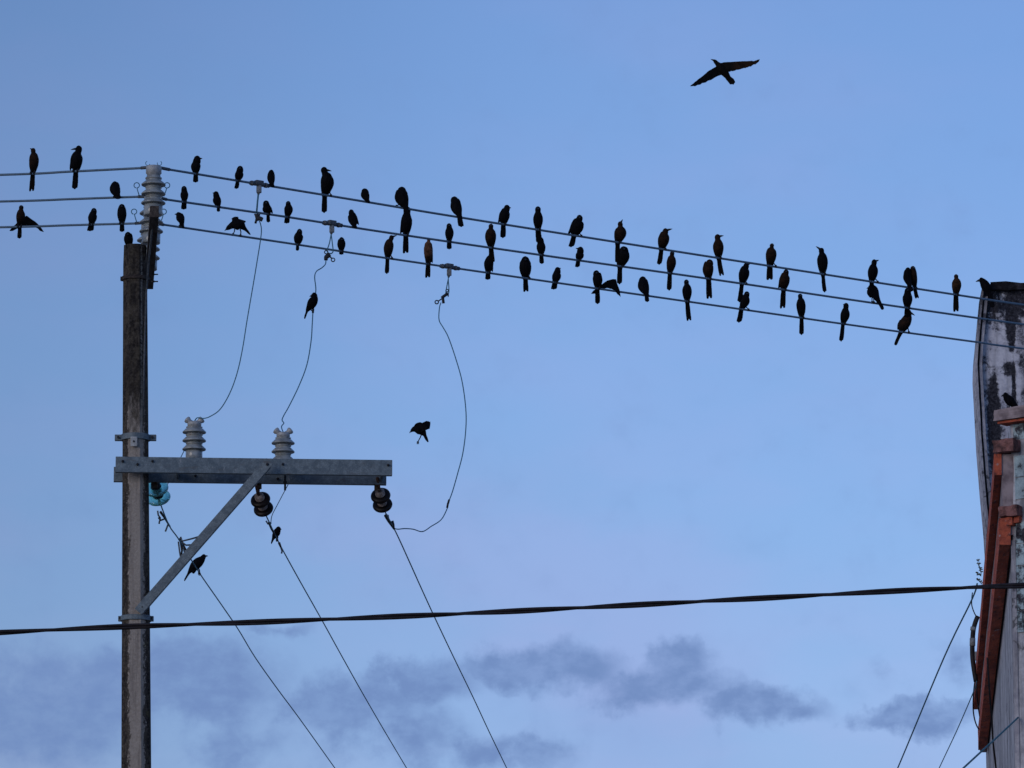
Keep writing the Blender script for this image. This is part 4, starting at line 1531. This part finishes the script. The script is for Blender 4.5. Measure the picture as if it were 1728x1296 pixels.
bird(3, 1090.5, 1084.8, 466, 12, 1085.6, 18.8, 1091.8, 512, 7.5, 'a', hunch=True, look='teardrop-shaped black bird seen from behind')
bird(3, 1159.8, 1158.5, 472, 8.5, 1159.5, 16.5, 1163, 538.5, 8.5, notch=True, look='slim upright black bird with a long tail')
bird(3, 1251.5, 1260.3, 492, 9.5, 1257.5, 15.8, 1247.5, 542, 9, leg=1263, look='black bird leaning right with one leg out')
bird(3, 1353, 1350.5, 496, 8, 1352, 16, 1353, 562.5, 8, look='straight upright black bird with narrow head')
bird(3, 1423, 1428, 511.5, 9.5, 1426.4, 15.7, 1420, 573.5, 7.5, beak=(1422.8, 514), look='black bird with long straight tail and bill left')


def wing_right(B):
    B.blade([(38, 366, 6), (44, 362, 8), (50, 366, 10), (58, 371, 13), (64, 376, 15), (69, 382, 17), (73, 388, 18), (66, 386, 17), (62, 382, 15), (55, 379, 13), (50, 378, 11), (44, 380, 9), (38, 380, 6)], 0, 0, 1.2)
    B.blade([(30, 372, 6), (25, 377, 9), (19, 381, 12), (14, 387, 14), (20, 387, 13), (26, 385, 9), (31, 383, 6)], 0, 0, 1.2)


def wing_right2(B):
    B.blade([(1012, 485, 5), (1017, 477, 8), (1025, 471, 11), (1034, 468, 14), (1040, 468, 16), (1042, 475, 18), (1046, 485, 20), (1048, 497, 21), (1042, 492, 20), (1038, 487, 17), (1033, 485, 14), (1025, 483, 11), (1018, 486, 7)], 0, 0, 1.2)
    B.blade([(1006, 486, 5), (1001, 489, 8), (997, 494, 10), (1003, 494, 8), (1008, 491, 5)], 0, 0, 1.2)


bird(3, 33, 35.5, 346.5, 8, 34.5, 15.5, 32, 400.5, 7.5, mat='brown', extra=wing_right, look='fluttering black bird with a half-opened right wing')
bird(3, 1008.5, 1006.5, 456.5, 11, 1008.6, 16.8, 1008.5, 510.5, 8.5, hunch=True, extra=wing_right2, look='black bird with one raised bent wing')

ORD = ['', 'first', 'second', 'third', 'fourth', 'fifth', 'sixth', 'seventh', 'eighth', 'ninth', 'tenth', 'eleventh', 'twelfth', 'thirteenth']
rows = {}
for a, kw, look in P:
    rows.setdefault((a[0], a[1] > W_X0[a[0]]), []).append(a[1])
for (k, rgt), xs in rows.items():
    xs.sort()
for a, kw, look in P:
    kw['label'] = '%s, on the %s wire' % (look, WN[a[0]])
    perched(*a, **kw)

# bird standing on the pole top
perched(None, 217.5, 215.8, 391.5, 11, 216.6, 15.8, 221, 419, 8, 'c', None, 'black', True, fy=414.5, Y=49.93, label='hunched black bird sitting on the flat top of the concrete pole')


def free_bird(name, foot, Y, sweeps, blades, head, hw, beak, legs, label, mat='black', group=BG, eye=True, face='c'):
    B = BirdMesh(foot[0], foot[1], Y)
    for s_ in sweeps:
        B.sweep(s_, 12, 4)
    for b_ in blades:
        B.blade(b_, 0, 0, 1.2)
    return finish_bird(B, name, label, M[mat], head, beak, legs, group=group, hw=hw, face=face, eye=eye)


def wy(k, x):
    return wire_y(k, x) - WR * F / wire_Y(k, x)


# small bird in profile right of the insulators, on the bottom wire
free_bird('perched_bird', (303.5, wy(3, 303.5)), wire_Y(3, 303.5),
          [[(309.2, 384.5, 1, 2.6, 1.2), (308, 379, 1, 2.8, 2), (306.5, 374, 0, 5.2, 5), (304.5, 368.5, 0, 7.3, 6.5), (303, 364, 0, 6.6, 6), (302, 361.5, 0, 5.4, 5), (302, 359, 0, 3.6, 3.4), (302.3, 358, 0, .8, .8)]], [],
          (301, 361.8, 0), 8, (294.2, 362), [[(303.5, 376, -1), (303.6, 379, -.5), (303, wy(3, 303), 0)], [(305.5, 376, 1.5), (305, 379, 1), (304.8, wy(3, 304.8), 0)]],
          'small black bird in profile facing left, nearest the insulators on the bottom wire')
# crouching bird with wings half open
free_bird('perched_bird', (400, wy(3, 400)), wire_Y(3, 400),
          [[(381.5, 387.5, 0, 1.6, 1.6), (384.5, 385, 0, 3.8, 3.6), (388, 382.5, 0, 4.8, 4.6), (392.5, 380, 0, 6.5, 6), (399, 379, 0, 9.3, 8), (406, 380, 0, 8.6, 7.5), (411, 384, 1, 4.6, 4), (416, 388.5, 2, 2.6, 1.6), (420, 393, 2, 2.0, 1.2), (422.5, 396, 2, .9, .6)],
           [(392, 372, -2, 3.5, 3), (397, 369, -2, 3.4, 2.6), (402, 367.3, -2, 1.2, 1)]],
          [[(391, 376, -3), (391.5, 371, -4), (395, 367.5, -5), (402, 367, -5), (401, 370, -5), (407, 371.5, -5), (415.5, 374.5, -6), (414, 377, -6), (408, 377.5, -5), (404, 384, -4), (396, 382, -3)],
           [(396, 376, 4), (398, 370, 6), (404, 370, 7), (412, 375, 8), (406, 382, 5), (400, 384, 4)]],
          (385.5, 384.5, 0), 8, (378.8, 390), [[(396, 387, -2), (395.5, 391, -1), (393.5, wy(3, 393.5), 0)], [(405, 387, 1), (406.5, 391, .5), (406, wy(3, 406), 0)]],
          'black bird crouching low to the left with wings half open, on the bottom wire')
# stooping bird leaning left with its tail to the right, middle wire
free_bird('perched_bird', (1473, wy(2, 1473)), wire_Y(2, 1473),
          [[(1490.5, 522, 2, 1.5, 1), (1489, 519.5, 2, 3.2, 1.4), (1484.5, 511, 1, 3.4, 2), (1480, 503.5, 0, 5.2, 5), (1475, 494, 0, 8.8, 8), (1472.3, 487.5, 0, 8.6, 8), (1471, 483.5, 0, 6.2, 6), (1470.5, 480.8, 0, 3.4, 3.4), (1470.5, 479.5, 0, 1, 1)],
           [(1466.5, 489, 0, 3, 5), (1467.2, 495, 0, 4, 6), (1470, 502, 0, 2, 2.5)]], [],
          (1469.5, 484.5, 0), 9, (1462.5, 487.5), [[(1472, 499, -2), (1471.5, 503, -1), (1471.5, wy(2, 1471.5), 0)], [(1475.5, 500, 2), (1474.5, 504, 1), (1474.5, wy(2, 1474.5), 0)]],
          'stooping black bird with tail slanting down right, on the middle wire')
# tilted bird near the building, bottom wire
free_bird('perched_bird', (1526, wy(3, 1526)), wire_Y(3, 1526),
          [[(1510.5, 582, 3, 1.2, .8), (1511.5, 579.5, 3, 3, 1.2), (1516, 569, 3, 3.3, 1.4), (1520.5, 560, 2.5, 4.2, 2.6), (1524, 552.5, 1, 8, 7), (1528, 544.5, 0, 9.4, 8.4), (1531.5, 537, 0, 8, 7.4), (1533, 531.5, -1, 5.8, 5.6), (1533.8, 527.5, -1, 5, 5), (1534, 524.2, -1, 3.4, 3.4), (1534, 522.5, -1, .8, .8)],
           [(1521, 540, 2, 2.4, 4), (1517.5, 548, 3, 3, 4), (1515.5, 555.5, 4, 1.2, 2)]], [],
          (1534.5, 527.5, -1), 9.5, (1544, 533), [[(1525.5, 555, -1), (1526, 557.5, -.5), (1523.5, wy(3, 1523.5), 0)], [(1531, 552, -1), (1532.5, 555, -.5), (1533.5, wy(3, 1533.5), 0)]],
          'black bird tilted right with tail out left, nearest the building on the bottom wire', mat='brown')
# bird on the tower corner
pf = (1661, 486.5)
free_bird('perched_bird', pf, 59.85,
          [[(1674.6, 519.5, -4, 2.2, .8), (1674, 517, -4, 4.2, 1.2), (1671.5, 506, -4, 4.4, 1.4), (1668.5, 496, -3, 4.6, 3), (1665.5, 488, -2, 7.6, 6.5), (1662.5, 481.5, -1, 8.2, 7), (1659.5, 476.5, -1, 6.6, 6), (1657, 473, -1, 5, 4.8), (1655.8, 469.8, -1, 3, 3), (1655.6, 468.4, -1, .8, .8)]], [],
          (1655.3, 473.2, -1), 9.5, (1646.4, 476), [[(1661, 484, -2), (1660, 486, -1), (1659.5, 487, 0)], [(1664, 487, 2), (1663, 487.5, 1), (1663, 487.5, 0)]],
          'black bird in profile facing left, perched on the top corner of the building', face='c')
# bird crouched on the ledge of the wing
Yl = 43.9
pl_ = end_pt(0.06, ZTOP + 0.03, 0.08)
Yl = pl_.y


def proj(p):
    v = Vector(p) - EYE
    dep = v.y * CP + v.z * SP
    return 864 + F * v.x / dep, 648 - F * (-v.y * SP + v.z * CP) / dep


lx, ly = proj(pl_)
free_bird('perched_bird', (lx, ly), Yl,
          [[(lx + 14, ly + 3, 1, 1, .8), (lx + 12, ly + 1, 1, 3.4, 1.4), (lx + 6, ly - 5, 0, 5, 4), (lx, ly - 10, 0, 8, 7), (lx - 5, ly - 15.5, 0, 7.6, 7), (lx - 8, ly - 20, 0, 5.6, 5.4), (lx - 9, ly - 23.5, 0, 4.2, 4.2), (lx - 9.2, ly - 26.5, 0, .8, .8)]], [],
          (lx - 9.5, ly - 21.5, 0), 9, (lx - 17, ly - 19), [[(lx - 3, ly - 5, -2), (lx - 3, ly - 2, -1), (lx - 3, ly, 0)], [(lx + 1, ly - 5, 2), (lx + 1, ly - 2, 1), (lx + 1, ly, 0)]],
          'black bird crouched on the pale ledge of the mouldy building')
# bird on the slack jumper
Yj = Y2 + (Yj2 - Y2) * 0.45
jp = min(j2, key=lambda p: abs(proj(p)[1] - 527))
Yj = jp.y
jx, jy = proj(jp)
free_bird('perched_bird', (jx, jy), Yj,
          [[(514, 538, 1, .8, .8), (514.8, 535, 1, 1.8, 1.2), (517.5, 526.5, 1, 2.2, 1.4), (520, 521.5, 0, 4.4, 4), (524.5, 515.5, -1, 7.6, 7), (528, 509.5, -2, 8.3, 7.4), (530, 504.5, -2, 7, 6.4), (530.3, 501, -2, 5.6, 5.4), (530, 497.5, -2, 5, 4.8), (529.8, 495, -2, 2.8, 2.8), (529.8, 493.8, -2, .7, .7)]], [],
          (529, 498.8, -2), 10, (522.3, 501.3), [[(523.5, 520, -1), (525.5, 524, -.5), (jx, jy, 0)], [(528, 517, -1), (528.6, 521, -.5), (jx + .3, jy - 3.5, 0)]],
          'black bird clinging to the slack wire under the middle wire clamp')
# birds on the two descending wires
bp_ = min(o1, key=lambda p: abs(proj(p)[1] - 966))
qx, qy = proj(bp_)
free_bird('perched_bird', (qx, qy), bp_.y,
          [[(311.3, 980.5, 1, .7, .7), (312.4, 977.5, 1, 1.6, 1.2), (317.5, 968.5, 1, 2.2, 1.6), (321.5, 962.5, 1, 4.4, 4), (327.5, 956, 0, 8, 7), (334, 950, -1, 8.8, 8), (339.5, 945, -1, 6.8, 6.4), (342.3, 941.5, -1, 4.8, 4.8), (343.5, 938.8, -1, 4.2, 4.2), (343.8, 936.5, -1, 2.4, 2.4), (343.9, 935.5, -1, .7, .7)],
           [(331, 957, -1, 4, 4), (328, 963, -1, 3.4, 3), (325.5, 968, -1, 1.8, 1.5)]], [],
          (343.5, 939.5, -1), 8.5, (351, 939), [[(332, 958, -2), (334, 962, -1), (qx, qy, 0)], [(334, 957, 2), (336.5, 962, 1), (qx + 1.2, qy + 1.6, 0)]],
          'black bird with tail pointing down left, on the wire behind the slanting brace')
bp_ = min(o2, key=lambda p: abs(proj(p)[1] - 911))
qx, qy = proj(bp_)
free_bird('perched_bird', (qx, qy), bp_.y,
          [[(457.8, 918, 1, .7, .7), (458.8, 914.5, 1, 1.6, 1.2), (461, 909, 0, 2.6, 2), (463.5, 904.5, 0, 5, 4.6), (466.5, 899.5, -1, 6.6, 6), (468.5, 895.5, -1, 5.6, 5.2), (469.6, 892.3, -1, 4.4, 4.3), (470, 889.8, -1, 3, 3), (470.2, 888.5, -1, .7, .7)]], [],
          (469.8, 892.5, -1), 8, (475.2, 894), [[(466, 904, -1), (467.5, 907, -.5), (qx, qy, 0)], [(468, 903, 1), (469, 907, .5), (qx + .5, qy + 1, 0)]],
          'small black bird just under the middle brown strain insulator')
# ------------------------------------------------------------------ birds in flight
FG = 'birds flying clear of the wires'
free_bird('flying_bird', (1219, 118), 47.0,
          [[(1203.5, 101, -1, 1.2, 1.2), (1206.5, 103.5, -1, 3.2, 3.2), (1210.5, 107.5, 0, 4.2, 4.2), (1214.5, 112, 0, 6.6, 6), (1219.5, 118, 0, 8, 7), (1225, 125.5, 0, 6.2, 5), (1229.5, 131.5, 0, 4.4, 2.6), (1234, 137.5, 0, 4.4, 1.4), (1237, 141.5, 0, 2.8, .8)]],
          [[(1214, 107, 0), (1222, 105.5, -3), (1233, 106.5, -8), (1243, 107, -13), (1254, 109, -18), (1266, 111, -24), (1275, 109.5, -29), (1281, 107.5, -32), (1279, 112, -31), (1273, 116, -27), (1271, 115, -26), (1266, 118.5, -24), (1263, 117.2, -22), (1257, 120, -19), (1254, 118.8, -18), (1248, 121, -15), (1244, 120, -13), (1238, 121.5, -10), (1228, 121, -4), (1224, 124, 0), (1216, 118, 0)],
           [(1214, 109.5, 0), (1205, 115, -4), (1195, 122, -9), (1186, 131, -14), (1177, 139, -20), (1169, 147, -25), (1162, 153.5, -30), (1168, 152.5, -28), (1172, 152, -25), (1176, 149.5, -23), (1181, 148, -20), (1184, 144.8, -17), (1190, 143, -14), (1194, 139.5, -12), (1200, 137, -8), (1205, 133, -6), (1212, 128.5, -2), (1219, 126, 0)],
           [(1224, 126, 0), (1230, 127, 0), (1238, 133, 0), (1241, 139, 0), (1239, 140, 0), (1238, 143.5, 0), (1235, 142, 0), (1232, 143, 0), (1229, 139, 0), (1224, 133, 0)]],
          (1206.8, 103.6, -1), 7, (1199.5, 99.8), [], 'black bird gliding with long wings outstretched in the open upper sky', mat='brown', group=FG, face='a')
free_bird('flying_bird', (708, 724), 48.0,
          [[(693.2, 729, 0, 1.2, 1.2), (695.5, 726.3, 0, 3.2, 3.2), (699, 724.4, 0, 5.2, 4.6), (704, 724.2, 0, 7.6, 6.6), (709.5, 726, 0, 8.4, 7.2), (714, 730, 0, 6.0, 4.6), (717, 734.5, 0, 3.2, 2.4), (719.5, 740, 0, 2.8, 1.4), (722.8, 746, 0, 1.3, .7)]],
          [[(698, 720, -3), (701, 716, -5), (705, 714.2, -6), (709, 713.6, -7), (714, 715.5, -9), (718.5, 719, -10), (721, 724, -10), (720.5, 728, -10), (718, 727, -9), (717, 730, -8), (714, 728.5, -6), (712, 731, -5), (704, 729, -3)],
           [(707, 718, 4), (712, 712, 9), (717, 709, 13), (719.5, 707.2, 15), (720, 709, 15), (722.5, 706.8, 17), (723, 709, 17), (726, 708, 18), (726, 714, 17), (725, 721, 14), (719, 724, 9), (712, 725, 5)]],
          (695.6, 726.2, 0), 6.5, (690.8, 731), [[(712, 732, -2), (709, 739, -2), (705.3, 746, -2)]],
          'black bird hovering with legs dangling in the open sky right of the crossarm', group=FG, face='c')

# fuse every bird's volumes into one continuous feathered body
for ob, sd_ in BODIES:
    mod = ob.modifiers.new('fuse', 'REMESH')
    mod.mode = 'VOXEL'
    mod.voxel_size = 0.0046
    mod.use_smooth_shade = True
dg = bpy.context.evaluated_depsgraph_get()
dg.update()
new = []
for ob, sd_ in BODIES:
    me = bpy.data.meshes.new_from_object(ob.evaluated_get(dg))
    new.append(me)
for (ob, sd_), me in zip(BODIES, new):
    ob.modifiers.clear()
    old = ob.data
    mats = [m_ for m_ in old.materials]
    ob.data = me
    me.name = 'body'
    me.materials.clear()
    for m_ in mats:
        me.materials.append(m_)
    nrm = [v.normal.copy() for v in me.vertices]
    for v, n_ in zip(me.vertices, nrm):
        q = v.co
        f_ = noise.noise(Vector((q.x * 55 + sd_, q.y * 55, q.z * 26))) * 0.6 + noise.noise(Vector((q.x * 130, q.y * 130 + sd_, q.z * 60))) * 0.4
        v.co = q + n_ * (f_ * 0.0020 - 0.0005)
    for p_ in me.polygons:
        p_.use_smooth = True
    bpy.data.meshes.remove(old)
